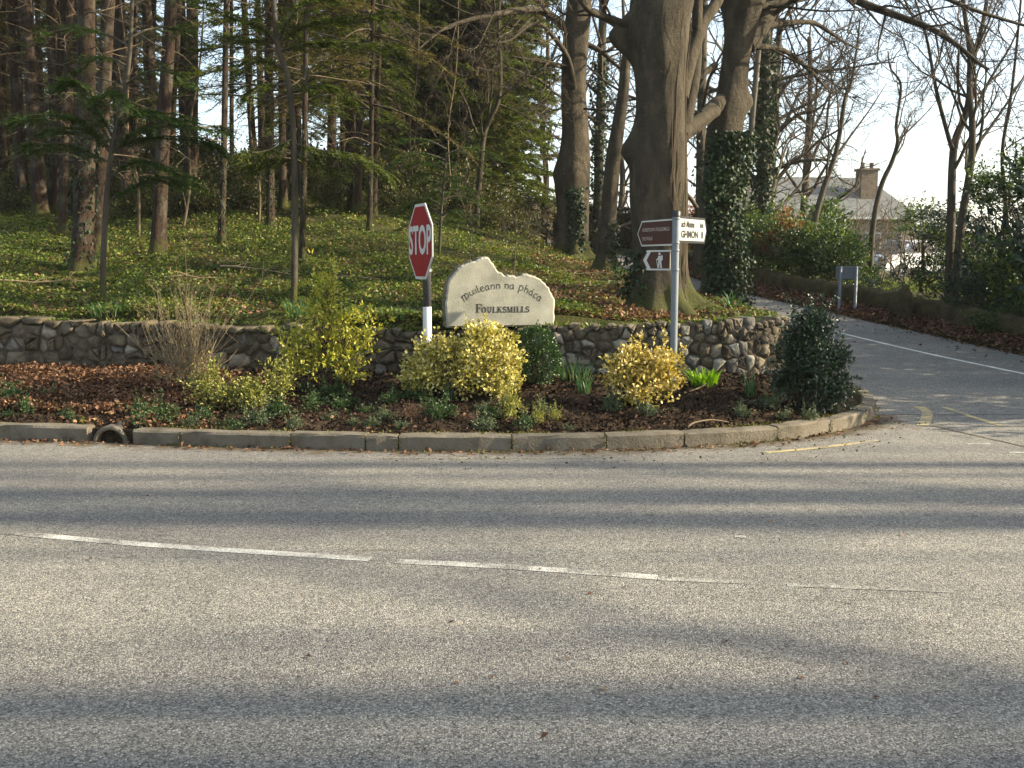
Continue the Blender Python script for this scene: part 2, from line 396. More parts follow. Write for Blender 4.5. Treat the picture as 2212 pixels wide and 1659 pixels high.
M['text_pale'] = mat_plain('worn_pale_text', (.36, .30, .26), .6, 0, .3, .2)
M['steel'] = mat_plain('galvanised_steel', (.15, .175, .195), .6, .2, .5, .12)
M['steel_dark'] = mat_plain('dark_grey_post_paint', (.055, .058, .062), .5, .2, .5, .1)
M['grey_back'] = mat_plain('sign_back_grey', (.13, .15, .165), .55, .3, .4, .1)
M['wood_pole'] = mat_bark('weathered_pole_wood', [(.055, .047, .034), (.11, .097, .072), (.15, .133, .10)], 0, (1, 1, .05), 16, 1, .3)
M['bark_conifer'] = mat_bark('conifer_bark', [(.012, .008, .006), (.038, .024, .015), (.088, .056, .035)], .15, (1, 1, .35), 11, .8, .9, (.085, .075, .055))
M['bark_beech'] = mat_bark('beech_bark', [(.022, .018, .012), (.060, .049, .032), (.118, .098, .066)], .3, (1, 1, .42), 7, .9, 1.0, (.058, .048, .031))
M['bark_grey'] = mat_bark('grey_bark', [(.030, .025, .018), (.065, .055, .039), (.11, .095, .068)], .5, (1, 1, .3), 10, .8, .5)
M['twig'] = mat_noise('bare_twigs', [(.032, .024, .017), (.075, .057, .038)], 3, .85, 0)
M['deadwood'] = mat_noise('dead_twigs', [(.045, .034, .021), (.15, .112, .066)], 3, .85, 0)
M['needle'] = mat_leaf('conifer_needles', [(.018, .030, .010), (.060, .086, .018), (.115, .145, .028), (.16, .175, .036)], .6, .35, .25)
M['needle_fresh'] = mat_leaf('fresh_conifer_needles', [(.018, .038, .010), (.046, .088, .018), (.095, .135, .026)], .55, .35, .3)
M['needle_brown'] = mat_leaf('brownish_conifer_needles', [(.05, .046, .016), (.12, .105, .036), (.16, .115, .05), (.105, .125, .034)], .65, .3, .25)
M['ivy'] = mat_leaf('ivy_leaves', [(.008, .016, .007), (.018, .036, .012), (.036, .060, .018)], .55, .15, .25)
M['carpet'] = mat_leaf('ground_ivy_leaves', [(.030, .052, .011), (.072, .112, .018), (.135, .170, .028), (.20, .21, .042), (.15, .105, .046)], .5, .3, .3, [0, .35, .68, .9, 1], .9)
M['litter'] = mat_leaf('fallen_leaves', [(.035, .019, .011), (.09, .045, .024), (.17, .088, .048), (.29, .175, .10)], .7, .2, .2)
M['litter_dark'] = mat_leaf('old_fallen_leaves', [(.03, .018, .011), (.07, .036, .02), (.13, .065, .036), (.26, .15, .09)], .75, .1, .2)
M['crumb'] = mat_leaf('soil_crumbs', [(.010, .007, .005), (.026, .017, .011), (.05, .034, .021)], .9, 0, .1)
M['mosstop'] = mat_leaf('moss_tufts', [(.05, .055, .014), (.10, .10, .024), (.15, .13, .04)], .8, .2, .1)  # pale tint paints the low wall's lit top edge; also plain kerb moss
M['golden'] = mat_leaf('golden_variegated_leaves', [(.08, .085, .014), (.34, .30, .05), (.56, .49, .14), (.68, .61, .29)], .4, .25, .45, [0, .3, .65, 1])
M['golden2'] = mat_leaf('amber_variegated_leaves', [(.10, .085, .014), (.38, .30, .05), (.58, .46, .14), (.70, .58, .27)], .4, .25, .45, [0, .3, .65, 1])
M['boxleaf'] = mat_leaf('box_leaves', [(.018, .042, .010), (.04, .085, .018), (.07, .12, .03)], .38, .2, .5)
M['holly'] = mat_leaf('dark_glossy_leaves', [(.008, .018, .009), (.018, .038, .018), (.036, .062, .028)], .42, .1, .45)
M['laurel'] = mat_leaf('laurel_leaves', [(.012, .028, .010), (.03, .062, .016), (.065, .105, .022), (.14, .17, .035)], .42, .35, .45)
M['spirea'] = mat_leaf('lime_leaves', [(.14, .17, .022), (.33, .34, .05), (.50, .48, .10), (.44, .32, .07)], .5, .4, .35, [0, .4, .82, 1])
M['varieg'] = mat_leaf('variegated_leaves', [(.07, .10, .02), (.22, .23, .05), (.42, .38, .10)], .45, .3, .4)
M['bedleaf'] = mat_leaf('bedding_leaves', [(.016, .035, .010), (.036, .07, .02), (.07, .11, .035)], .5, .25, .35)
M['bedgrey'] = mat_leaf('grey_green_leaves', [(.035, .055, .024), (.075, .10, .045), (.13, .15, .075)], .55, .2, .35)
M['heather'] = mat_leaf('heather_leaves', [(.06, .03, .02), (.10, .05, .03), (.12, .10, .04), (.16, .05, .09)], .6, .2, .3)
M['strap'] = mat_leaf('strap_leaves', [(.04, .09, .03), (.07, .14, .05), (.11, .19, .07)], .42, .3, .4)
M['strap_bright'] = mat_leaf('bright_strap_leaves', [(.09, .19, .01), (.17, .32, .02), (.25, .40, .04)], .45, .4, .4)
M['copper'] = mat_leaf('copper_beech_leaves', [(.13, .05, .02), (.26, .10, .04), (.36, .16, .08)], .6, .35, .3)
M['brackenish'] = mat_leaf('undergrowth_leaves', [(.022, .036, .01), (.05, .065, .016), (.10, .105, .028), (.12, .085, .035)], .5, .3, .35)
M['hedge'] = mat_leaf('clipped_hedge_leaves', [(.006, .010, .004), (.014, .02, .007), (.03, .032, .012)], .6, .1, .25)
M['drystem'] = mat_noise('dry_stems', [(.13, .095, .055), (.26, .20, .12)], 3, .85, 0)
M['slate'] = mat_noise('roof_slate', [(.075, .08, .08), (.14, .147, .14)], 3, .7, .4, .02, 12, (1, 1, 4))
M['house_wall'] = mat_noise('house_wall_stone', [(.20, .17, .13), (.34, .30, .24)], 2.5, .9, .3, .02, 14)
M['brick'] = mat_noise('chimney_brick', [(.09, .07, .05), (.17, .13, .09)], 5, .9, .3, .02, 20)
M['pane'] = mat_plain('window_glass', (.05, .06, .07), .12, 0, .6, .1)
M['carwhite'] = mat_plain('car_white_paint', (.80, .81, .82), .25, 0, .5, .02)
M['tyre'] = mat_plain('tyre_rubber', (.02, .02, .02), .8)
M['lawn'] = mat_leaf('lawn_grass', [(.06, .10, .014), (.13, .17, .025), (.20, .22, .04)], .6, .35, .2)

# ------------------------------------------------------------------ ground, roads, kerb
def axis(lo, hi, step, a, b, n):
    left = a - np.geomspace(step, a - lo, n)[::-1] if lo < a else np.array([])
    right = b + np.geomspace(step, hi - b, n)
    return np.unique(np.concatenate([left, np.arange(a, b + 1e-6, step), right]))
gx = axis(-1800, 1800, .22, -11, 11.5, 34); gy = axis(-300, 2500, .22, 8.0, 31, 38)
X, Y = np.meshgrid(gx, gy); Z = H(X, Y)
nx, ny = len(gx), len(gy)
idx = np.arange(nx*ny).reshape(ny, nx)
F = np.stack([idx[:-1, :-1], idx[:-1, 1:], idx[1:, 1:], idx[1:, :-1]], -1).reshape(-1, 4)
g = obj('ground', np_mesh('ground', np.stack([X, Y, Z], -1).reshape(-1, 3), F, True), M['ground'])
tag(g, 'brown and green woodland floor rising behind the stone wall', 'ground', kind='structure')

def set_dirt(me, vals):
    a = me.attributes.new('dirt', 'FLOAT', 'POINT'); a.data.foreach_set('value', np.asarray(vals, np.float32))
KP = [(float(a), float(b)) for a, b in zip(KX, KY) if a >= -9] + [(3.98, 10.9), (4.0, 11.5), (3.93, 12.2)]
# --- smooth kerb line
def resample(pts, n):
    P = np.array(pts, float); k = len(P)
    out = []
    for i in range(k - 1):
        p0, p1, p2, p3 = P[max(i-1, 0)], P[i], P[i+1], P[min(i+2, k-1)]
        for t in np.linspace(0, 1, n, endpoint=False):
            out.append(.5*((2*p1) + (-p0 + p2)*t + (2*p0 - 5*p1 + 4*p2 - p3)*t*t + (-p0 + 3*p1 - 3*p2 + p3)*t**3))
    out.append(P[-1]); return np.array(out)
KC = resample(KP, 10)
KSEG = np.concatenate([[0], np.cumsum(np.linalg.norm(np.diff(KC, axis=0), axis=1))])
def kpos(s): return np.array([np.interp(s, KSEG, KC[:, 0]), np.interp(s, KSEG, KC[:, 1])])
def knor(s):
    t = kpos(s + .02) - kpos(s - .02); t = t/np.linalg.norm(t); return np.array([-t[1], t[0]])   # towards the bed
def ks(x):
    k = np.argmax(KC[:, 0] >= x); return float(KSEG[k])
def kdist(X, Y):
    out = np.full(X.shape, 9.0)
    for p in KC[::3]: out = np.minimum(out, np.hypot(X - p[0], Y - p[1]))
    return out

xs = np.unique(np.concatenate([np.linspace(-60, -8, 20), np.arange(-8, 3.83, .16), [3.83], np.linspace(4.0, 13, 30)]))
ts = np.concatenate([np.linspace(0, .55, 12), 1 - np.geomspace(.45, .001, 34)])
RX = np.repeat(xs[None, :], len(ts), 0)
top = np.where(xs <= 3.83, kerb_y(xs) + .03, 10.42)
RY = -7 + (top[None, :] + 7)*ts[:, None]
RZ = road_z(RY)
ridx = np.arange(RX.size).reshape(RX.shape)
F = np.stack([ridx[:-1, :-1], ridx[:-1, 1:], ridx[1:, 1:], ridx[1:, :-1]], -1).reshape(-1, 4)
me = np_mesh('road', np.stack([RX, RY, RZ], -1).reshape(-1, 3), F, True)
kd = kdist(RX, RY); set_dirt(me, (np.exp(-(kd/.24)**1.3)*.85 + .33*np.exp(-((RX - 4.2)**2/.5 + (RY - 9.6)**2/.25))).ravel())
tag(obj('road', me, M['asphalt']), 'grey chip-sealed road across the foreground', 'road', kind='structure')
ys = np.unique(np.concatenate([[10.42], np.arange(10.6, 30, .4), np.linspace(30, 110, 40)])); tt = np.linspace(0, 1, 18)
LX = xl(ys) - .04; RX_ = xr(ys) + .04
SX = LX[:, None] + (RX_ - LX)[:, None]*tt[None, :]; SY = np.repeat(ys[:, None], 18, 1); SZ = road_z(SY)
sidx = np.arange(SX.size).reshape(SX.shape)
F = np.stack([sidx[:-1, :-1], sidx[:-1, 1:], sidx[1:, 1:], sidx[1:, :-1]], -1).reshape(-1, 4)
me = np_mesh('side_road', np.stack([SX, SY, SZ], -1).reshape(-1, 3), F, True)
set_dirt(me, (.42*np.exp(-((1 - tt)*4/.35)) + .35*np.exp(-(tt*4/.3)))[None, :].repeat(len(ys), 0).ravel())
tag(obj('side_road', me, M['asphalt']), 'narrow side road climbing away behind the trees', 'road', kind='structure')

def strip(name, pts, w, m, label, lift=.0025, cat='road marking', group='painted road markings'):
    """a painted line laid on the road surface"""
    P = resample(pts, 8) if len(pts) > 2 else np.linspace(pts[0], pts[1], 14)
    T = np.gradient(P, axis=0); T /= np.linalg.norm(T, axis=1, keepdims=True); N = np.stack([-T[:, 1], T[:, 0]], 1)
    a = P + N*w/2; b = P - N*w/2
    V = []
    for p in list(a) + list(b): V.append((p[0], p[1], float(road_z(p[1])) + lift))
    n = len(P)
    F = [(i, n + i, n + i + 1, i + 1) for i in range(n - 1)]
    o = obj(name, pd_mesh(name, V, F), m); return tag(o, label, cat, group)
def gq(u, v):
    ys = np.arange(2.5, 60, .02); d = ray(u, v); t = ys/d[1]; k = np.argmax(CAM_H + d[2]*t <= road_z(ys)); return (d[0]*t[k], ys[k])
strip('centre_line', [gq(-260, 1128), gq(60, 1156)], .07, M['white_line_faint'], 'faint start of the white centre line at the left')
strip('centre_line', [gq(60, 1156), gq(350, 1180), gq(800, 1210)], .082, M['white_line'], 'long white centre line dash at the left of the foreground road')
strip('centre_line', [gq(855, 1213), gq(1100, 1226), gq(1420, 1250)], .082, M['white_line'], 'bright white centre line dash in the middle of the road')
strip('centre_line', [gq(1420, 1251), gq(1620, 1260)], .06, M['white_line_faint'], 'worn white line fragment right of the middle of the road')
strip('centre_line', [gq(1700, 1266), gq(2060, 1281)], .05, M['white_line_faint'], 'nearly worn away white line fragments at the right')
strip('edge_line', [gq(1655, 978), gq(1780, 967), gq(1895, 951)], .07, M['yellow_line'], 'yellow edge line dash beside the curved kerb end')
strip('edge_line', [gq(820, 991), gq(1150, 991), gq(1290, 990)], .05, M['yellow_faint'], 'faint yellow edge line dash along the straight kerb')
strip('edge_line', [gq(1983, 878), gq(2003, 893), gq(1993, 920)], .11, M['yellow_line'], 'short broad curved yellow mark off the kerb corner')
strip('edge_line', [gq(2040, 880), gq(2168, 921)], .075, M['yellow_line'], 'straight yellow dash nearest the right edge of the junction')
strip('edge_line', [gq(1842, 815), gq(1935, 846)], .06, M['yellow_faint'], 'worn yellow dash beside the dark evergreen shrub')
strip('side_line', [gq(1800, 716), gq(1900, 740), gq(2040, 772), gq(2330, 832)], .07, M['white_line_clear'], 'thin white line running up the side road')
strip('stop_dash', [gq(2088, 960), gq(2140, 960)], .05, M['white_line'], 'upper small white dash at the right edge')
strip('stop_dash', [gq(2180, 978), gq(2260, 979)], .04, M['white_line'], 'lower small white dash at the right edge')
strip('paint_fleck', [gq(1588, 1159), gq(1612, 1162)], .05, M['white_line'], 'small isolated white paint fleck on the road')
strip('road_joint', [gq(2020, 922), gq(2110, 942), gq(2330, 992)], .035, M['mortar'], 'dark tarred joint line curving across the junction')

kerb = tag(thing('kerb', 'worn concrete kerb curving round the flower bed', 'kerb'), kind='structure')
prof = [(0, -.12), (-.005, .115), (.012, .132), (.128, .137), (.14, .12), (.14, -.12)]
def kerbstone(s0, s1, n=9):
    n = max(3, int((s1 - s0)/.13)); V = []; F = []; rr = random.Random(int(s0*1000)); k = len(prof); dz = rr.uniform(-.006, .006); do = rr.uniform(-.006, .006)
    for i in range(n + 1):
        s = s0 + (s1 - s0)*i/n; p = kpos(s); nn = knor(s); zz = float(road_z(p[1]))
        for j, (a, z) in enumerate(prof):
            e = (.006 if i in (0, n) else 0)
            ch = rr.uniform(.008, .022) if (j in (1, 2) and rr.random() < .22) else 0; a2 = a + do + rr.uniform(-.0025, .0025) + (e if j < 2 else 0) + ch; z2 = z + dz + rr.uniform(-.004, .004) - ch*.5 - (e if j in (1, 2, 3) else 0)
            V.append((p[0] + nn[0]*a2, p[1] + nn[1]*a2, zz + z2))
    for i in range(n):
        for j in range(k - 1): F.append((i*k + j, (i+1)*k + j, (i+1)*k + j + 1, i*k + j + 1))
    F.append(tuple(range(k))); F.append(tuple(range(n*k, (n+1)*k))[::-1])
    me = pd_mesh('kerbstone', V, F); obj('kerbstone', me, M['kerb'], kerb)
cuts = [ks(x) for x in (-8.9, -7.8, -6.6, -5.3, -3.86)] ; cuts2 = [ks(x) for x in (-3.42, -2.94, -1.93, -1.32, -.98, -.08, .82, 1.52, 2.42)]
e0 = cuts2[-1]
cuts2 += [e0 + .75, e0 + 1.5, e0 + 2.3, e0 + 3.0, float(KSEG[-1]) - .03]
for c in (cuts, cuts2):
    for a, b in zip(c[:-1], c[1:]): kerbstone(a + .006, b - .006)

# moss and weeds on the kerb: along its back edge, in the joints, at its foot
rng = np.random.default_rng(15); n = 5200; s_ = rng.uniform(.5, float(KSEG[-1]) - .1, n); PK = np.array([kpos(a) for a in s_]); NK = np.array([knor(a) for a in s_])
typ = rng.random(n); cl = np.sin(s_*2.3) + np.sin(s_*6.1 + 2) + .7*np.sin(s_*13.7); kp = rng.random(n) < np.clip(.4 + .4*cl, .04, 1)
jc = np.array(cuts + cuts2); jd = np.abs(s_[:, None] - jc[None, :]).argmin(1); s2 = np.where(typ > .95, jc[jd] + rng.normal(size=n)*.012, s_); s2 = np.clip(s2, .5, float(KSEG[-1]) - .1)
PK = np.array([kpos(a) for a in s2]); NK = np.array([knor(a) for a in s2])
dep = np.where(typ < .6, rng.normal(size=n)*.03 + .135, np.where(typ < .95, -rng.random(n)*.05 - .006, -.006)); zz_ = np.where(typ < .6, .135, np.where(typ < .95, .004, rng.random(n)*.13))
kp |= typ > .95; kp &= ~((PK[:, 0] > -3.9) & (PK[:, 0] < -3.38))
P = np.stack([PK[:, 0] + NK[:, 0]*dep, PK[:, 1] + NK[:, 1]*dep, road_z(PK[:, 1]) + zz_], 1)[kp]; n = len(P)
V, F = leaf_arrays(P, unit(rng.normal(size=(n, 3)) + np.array([0, -.2, .5])), unit(rng.normal(size=(n, 3)) + np.array([0, 0, .7])), rng.uniform(.010, .034, n), rng.uniform(.008, .02, n), .2)
tag(obj('moss', np_mesh('moss', V, F), M['mosstop'], kerb), kind='stuff')

# drain pipe in the kerb gap
cx_, cy_ = -3.64, float(kerb_y(-3.64))
t = thing('drain_pipe', 'round concrete drain pipe mouth in the gap of the kerb', 'drain pipe', (cx_, cy_ + .05, -.012))
n = 24; V = []; F = []
for (r, y) in ((.155, 0.0), (.160, .02), (.160, .8), (.115, .8), (.115, .03), (.122, 0.0)):
    for i in range(n):
        a = 2*math.pi*i/n; V.append((r*math.cos(a), y, r*math.sin(a)))
for j in range(6):
    for i in range(n): F.append((j*n + i, ((j+1) % 6)*n + i, ((j+1) % 6)*n + (i+1) % n, j*n + (i+1) % n))
obj('pipe', pd_mesh('pipe', V, F, True), M['kerb'], t)
obj('silt', box_mesh('silt', (0, .5, -.09), (.14, .56, .03), .01), M['soil'], t)
obj('pipe_end', lathe_mesh('pipe_end', [(0, 0), (.13, 0)], 20), M['soil'], t, loc=(0, .78, 0), rot=(R(90), 0, 0))

# planting bed
bx = np.arange(-8.6, 3.74, .09)
rows = 30; V = []
for j in range(-2, rows + 1):
    tj = max(j, 0)/rows
    for x in bx:
        k = float(kerb_y(min(x, 3.8))) + .10; w = float(wall_y(x)) + .12 if x < 3.15 else max(k + .4, 12.6)
        y = k + (w - k)*tj
        z = -.15 if j == -2 else b1(x, y) - (.03 if j == -1 else 0) + random.uniform(-.012, .012)
        if j == -1: z = .06
        if x > 3.3: z = float(road_z(y)) + .10 + random.uniform(-.01, .01) if j >= 0 else z
        if abs(x - cx_) < .3 and tj < .06 and j >= 0: z = .11
        V.append((x, y, z))
nb = len(bx); F = [(j*nb + i, j*nb + i + 1, (j+1)*nb + i + 1, (j+1)*nb + i) for j in range(rows + 2) for i in range(nb - 1)]
tag(obj('planting_bed', pd_mesh('planting_bed', V, F, True), M['soil']), 'dark soil flower bed between kerb and stone wall', 'flower bed', kind='structure')

# ------------------------------------------------------------------ stone wall
WC = resample([tuple(p) for p in WALL], 10)
WS = np.concatenate([[0], np.cumsum(np.linalg.norm(np.diff(WC, axis=0), axis=1))]); WLEN = float(WS[-1])
def wpos(s): return np.array([np.interp(s, WS, WC[:, 0]), np.interp(s, WS, WC[:, 1])])
def wnor(s):
    t_ = wpos(min(s + .05, WLEN)) - wpos(max(s - .05, 0)); t_ = t_/np.linalg.norm(t_); return np.array([t_[1], -t_[0]])  # outwards
def wtop(s):
    p = wpos(s); x = p[0]
    z = np.interp(x, [-8, -6, -4, -2.6, -1.5, -.6, .3, 1.0, 2.0, 2.7, 3.1, 3.2], [1.0, .985, .95, .93, .88, .87, .93, .93, .98, 1.0, 1.0, .98])
    if p[1] > 11.6 and x > 3: z = .99 + .03*(p[1] - 11.6)
    return float(z)
def wbase(s):
    p = wpos(s); return (b1(min(p[0], 3.1), p[1] - .05) if p[1] < 11.5 or p[0] < 3 else float(road_z(p[1])) + .06) - .06
wall = thing('stone_wall', 'low rubble stone retaining wall behind the flower bed', 'wall')
V = []; F = []; n = 140
for i in range(n + 1):
    s = WLEN*i/n; p = wpos(s); nn = wnor(s); zt = wtop(s) - .05; zb = wbase(s) - .15
    for a, z in ((.018, zb), (.016, zt - .03), (-.06, zt), (-.34, zt), (-.36, zb)):
        V.append((p[0] + nn[0]*a, p[1] + nn[1]*a, z))
for i in range(n):
    for j in range(4): F.append((i*5 + j, (i+1)*5 + j, (i+1)*5 + j + 1, i*5 + j + 1))
F.append((0, 1, 2, 3, 4)); F.append((n*5 + 4, n*5 + 3, n*5 + 2, n*5 + 1, n*5))
obj('mortar_core', pd_mesh('mortar_core', V, F), M['mortar'], wall)
rs = random.Random(11); pts = []
s = 0.0; HH = .62
rowh = [.0, .14, .26, .36, .45, .54, .62]
for r_ in range(6):
    s = rs.uniform(.3, .5); h0, h1_ = rowh[r_], rowh[r_ + 1]
    while s < WLEN + .1:
        right = wpos(min(s, WLEN))[0] > -.6
        w = rs.uniform(.06, .19) if right else rs.uniform(.09, .30)
        if rs.random() < .12: w *= 1.6
        pts.append((s + w/2, (h0 + h1_)/2 + .04*math.sin(s*2.1 + r_*1.7) + rs.uniform(-.04, .04))); s += w
pts = np.array(pts)
def clip_cell(i):
    p = pts[i]; poly = [(max(p[0] - .4, 0), 0), (min(p[0] + .4, WLEN), 0), (min(p[0] + .4, WLEN), HH), (max(p[0] - .4, 0), HH)]
    d = np.abs(pts[:, 0] - p[0]); near = np.where(d < .7)[0]
    for j in near:
        if j == i: continue
        q = pts[j]; mx, my = (p + q)/2; nx_, ny_ = q - p
        out = []
        for k in range(len(poly)):
            a = poly[k]; b = poly[(k+1) % len(poly)]
            da = (a[0] - mx)*nx_ + (a[1] - my)*ny_; db = (b[0] - mx)*nx_ + (b[1] - my)*ny_
            if da <= 0: out.append(a)
            if (da < 0) != (db < 0):
                t_ = da/(da - db); out.append((a[0] + (b[0] - a[0])*t_, a[1] + (b[1] - a[1])*t_))
        poly = out
        if len(poly) < 3: return None
    return poly
STN = []
for i in range(len(pts)):
    poly = clip_cell(i)
    if not poly: continue
    P = np.array(poly); c = P.mean(0)
    if np.ptp(P[:, 0]) < .05 or np.ptp(P[:, 1]) < .04: continue
    toprow = P[:, 1].max() > HH - .01
    d = np.linalg.norm(P - c, axis=1, keepdims=True); P = c + (P - c)*np.clip((d - rs.uniform(.004, .011))/d, .5, 1)      # joints
    kr_ = rs.uniform(.06, .2)
    for _ in range(2):                                                                                   # worn corners
        Qn = np.roll(P, -1, 0); P = np.stack([P*(1 - kr_) + Qn*kr_, P*kr_ + Qn*(1 - kr_)], 1).reshape(-1, 2)
        if len(P) > 11: break
    P = P + np.array([[rs.uniform(-.006, .006), rs.uniform(-.006, .006)] for _ in range(len(P))])
    c = P.mean(0); k = len(P); bul = rs.uniform(.015, .06); off = rs.uniform(.0, .03); ang = rs.uniform(-.3, .3); ang2 = rs.uniform(-.35, .35)
    V = []
    size = np.ptp(P, axis=0).max()
    topj = rs.uniform(-.05, .02) if toprow else 0
    def put(q, dep):
        s_ = float(np.clip(q[0], 0, WLEN)); f = q[1]/HH
        base, tp = wbase(s_), wtop(s_)
        z = base + (tp - base)*f + (topj*max(0, (f - .75)/.25) if toprow else 0)
        p = wpos(s_); nn = wnor(s_); dep = dep + (q[0] - c[0])*ang*.5 + (q[1] - c[1])*ang2*.5
        V.append((p[0] + nn[0]*dep, p[1] + nn[1]*dep, z))
    back = -.26 if toprow else -.07
    for q in P: put(c + (q - c)*.96, back)
    for q in P: put(q, off)
    for q in P: put(c + (q - c)*rs.uniform(.78, .9), off + bul*.7 + rs.uniform(-.008, .008))
    for q in P: put(c + (q - c)*.5, off + bul*.92 + rs.uniform(-.010, .010))
    put(c, off + bul)
    F = []
    for r_ in range(3):
        for a in range(k): F.append((r_*k + a, r_*k + (a+1) % k, (r_+1)*k + (a+1) % k, (r_+1)*k + a))
    for a in range(k): F.append((3*k + a, 3*k + (a+1) % k, 4*k))
    if toprow: F.append(tuple(range(k))[::-1])
    vis = c[0] > 1.4 and wpos(c[0])[1] < 12.2
    STN.append((np.ptp(P, axis=0).prod()*(1 if vis else .05), V, F, toprow))
STN.sort(key=lambda t__: -t__[0]); smV = []; smF = []
for i, (ar, V, F, tr_) in enumerate(STN):
    if i < 298: o_ = obj('stone', pd_mesh('stone', V, F, rs.random() < .75), M[rs.choice(['stone', 'stone', 'stone_grey', 'stone_pale', 'stone_brown', 'stone'] if V[-1][0] > -.5 else ['stone', 'stone_brown', 'stone_brown', 'stone', 'stone_brown', 'stone_brown', 'stone_brown', 'stone_brown', 'stone_grey'] if not tr_ else ['stone_brown'])], wall)  # left top course all brown, its colour darkened to offset sun on the tops
    else:
        b_ = len(smV); smV += V; smF += [tuple(q + b_ for q in f) for f in F]
if smV: tag(obj('small_stones', pd_mesh('small_stones', smV, smF), M['stone'], wall), kind='stuff')
print('stones', len(STN))
# moss and grass fringe along the wall top
rng = np.random.default_rng(14); n = 5200; s_ = rng.random(n)*WLEN; PW = np.array([wpos(a) for a in s_]); NW = np.array([wnor(a) for a in s_]); TW_ = np.array([wtop(a) for a in s_])
clump = np.sin(s_*3.1) + np.sin(s_*7.3 + 1) + .6*np.sin(s_*17); kp = rng.random(n) < np.clip(.45 + .35*clump, .05, 1)
PW, NW, TW_ = PW[kp], NW[kp], TW_[kp]; n = len(PW); PW = PW + NW*(rng.uniform(-.38, -.02, n))[:, None]
P = np.stack([PW[:, 0], PW[:, 1], TW_ - .035 + rng.random(n)*.03], 1); D = unit(rng.normal(size=(n, 3)) + np.array([0, -.4, .5])); U = unit(rng.normal(size=(n, 3)) + np.array([0, 0, .8]))
V, F = leaf_arrays(P, D, U, rng.uniform(.02, .07, n), rng.uniform(.012, .03, n), .2)
tag(obj('moss', np_mesh('moss', V, F), M['carpet'], wall), kind='stuff')

# low mossy wall on the far side of the side road
wy = np.concatenate([np.arange(-14, 12, .6), np.arange(12, 30, .3), np.arange(30, 44, .8)])
lw = [(float(xr(y)) + .95 + .1*math.sin(y*.7), float(y)) for y in wy]
lowwall = thing('low_roadside_wall', 'low dark moss-covered wall along the far side of the side road', 'wall')
V = []; F = []; k = 7
for i, (x, y) in enumerate(lw):
    z = float(road_z(y)) + .02
    for a, h in ((-.14, -.15), (-.16, .15), (-.14, .33), (-.04, .39), (.10, .38), (.16, .28), (.17, -.15)):
        V.append((x + a + random.uniform(-.025, .025), y, z + h*(1 if h < 0 else random.uniform(.92, 1.08))))
for i in range(len(lw) - 1):
    for j in range(k - 1): F.append((i*k + j, i*k + j + 1, (i+1)*k + j + 1, (i+1)*k + j))
obj('masonry', pd_mesh('masonry', V, F, True), M['moss_wall'], lowwall)
rng = np.random.default_rng(5)
ii = rng.integers(0, len(lw) - 1, 9000); fr = rng.random(9000); LWA = np.array(lw)
pp = LWA[ii]*(1 - fr[:, None]) + LWA[ii + 1]*fr[:, None]; ax = rng.uniform(-.12, .2, 9000)
hh = np.interp(ax, [-.16, -.13, -.03, .1, .2], [.1, .33, .39, .38, .2])
P = np.stack([pp[:, 0] + ax, pp[:, 1], road_z(pp[:, 1]) + hh + .005], 1)
D = unit(rng.normal(size=(9000, 3))*np.array([1, 1, .3])); U = unit(rng.normal(size=(9000, 3))*.5 + np.array([0, 0, 1]))
V, F = leaf_arrays(P, D, U, rng.uniform(.015, .04, 9000), rng.uniform(.012, .03, 9000))
tag(obj('moss', np_mesh('moss', V, F), M['mosstop'], lowwall), kind='stuff')  # moss on the top only, tinted pale to stand in for light there

# ------------------------------------------------------------------ name stone with carved lettering
SY_ = 11.1; srot = R(14)
out_z = [(215, 1120), (205, 900), (215, 750), (240, 560), (265, 470), (330, 390), (400, 300), (490, 220), (600, 180), (720, 140), (830, 85), (900, 75),
         (960, 95), (1010, 160), (1060, 240), (1130, 330), (1190, 350), (1225, 385), (1250, 395), (1270, 370), (1300, 375), (1330, 395), (1390, 385), (1440, 415), (1500, 395), (1560, 370),
         (1620, 370), (1700, 395), (1740, 402), (1780, 415), (1870, 465), (1950, 540), (2010, 610), (2040, 690), (2110, 800), (2125, 900), (2115, 1050), (2118, 1180), (2100, 1300), (230, 1300)]
K = .12346/FQ*SY_
def zl_(x, y): return ((x - 1165)*K/math.cos(srot), (1185 - y)*K)
slab_o = Q(938.7 + 1165*.12346, 546.2 + 1185*.12346, SY_)
slab = thing('name_stone', 'large pale granite stone carved FOULKSMILLS standing on the wall', 'name stone', slab_o, rot=(0, 0, srot))
poly = [zl_(*p) for p in out_z]
def smooth_poly(poly, it=1):
    P = np.array(poly)
    for _ in range(it):
        Qn = np.roll(P, -1, 0); P = np.stack([P*.75 + Qn*.25, P*.25 + Qn*.75], 1).reshape(-1, 2)
    return P
rs = random.Random(4); Ps = []
for a_, b_ in zip(poly, poly[1:] + poly[:1]):
    m_ = max(1, int(math.hypot(b_[0] - a_[0], b_[1] - a_[1])/.022))
    for q_ in range(m_):
        j_ = .0045 if a_[1] > .05 else 0; Ps.append((a_[0] + (b_[0] - a_[0])*q_/m_ + rs.uniform(-j_, j_), a_[1] + (b_[1] - a_[1])*q_/m_ + rs.uniform(-j_, j_)))
Ps = np.array(Ps); c = Ps.mean(0); k = len(Ps); V = []; F = []
def inset(P, d):
    T = np.roll(P, -1, 0) - np.roll(P, 1, 0); T /= np.linalg.norm(T, axis=1, keepdims=True); N = np.stack([-T[:, 1], T[:, 0]], 1)
    if ((P + N*.001 - c)**2).sum() > ((P - c)**2).sum(): N = -N
    return P + N*d
for d, y, ja in ((.022, .0, 0), (.004, .018, .003), (0, .09, .010), (-.004, .15, .014), (.012, .24, .012)):
    for q in inset(Ps, d): V.append((q[0] + rs.uniform(-ja, ja), y + rs.uniform(-ja, ja), q[1] + rs.uniform(-ja, ja)))
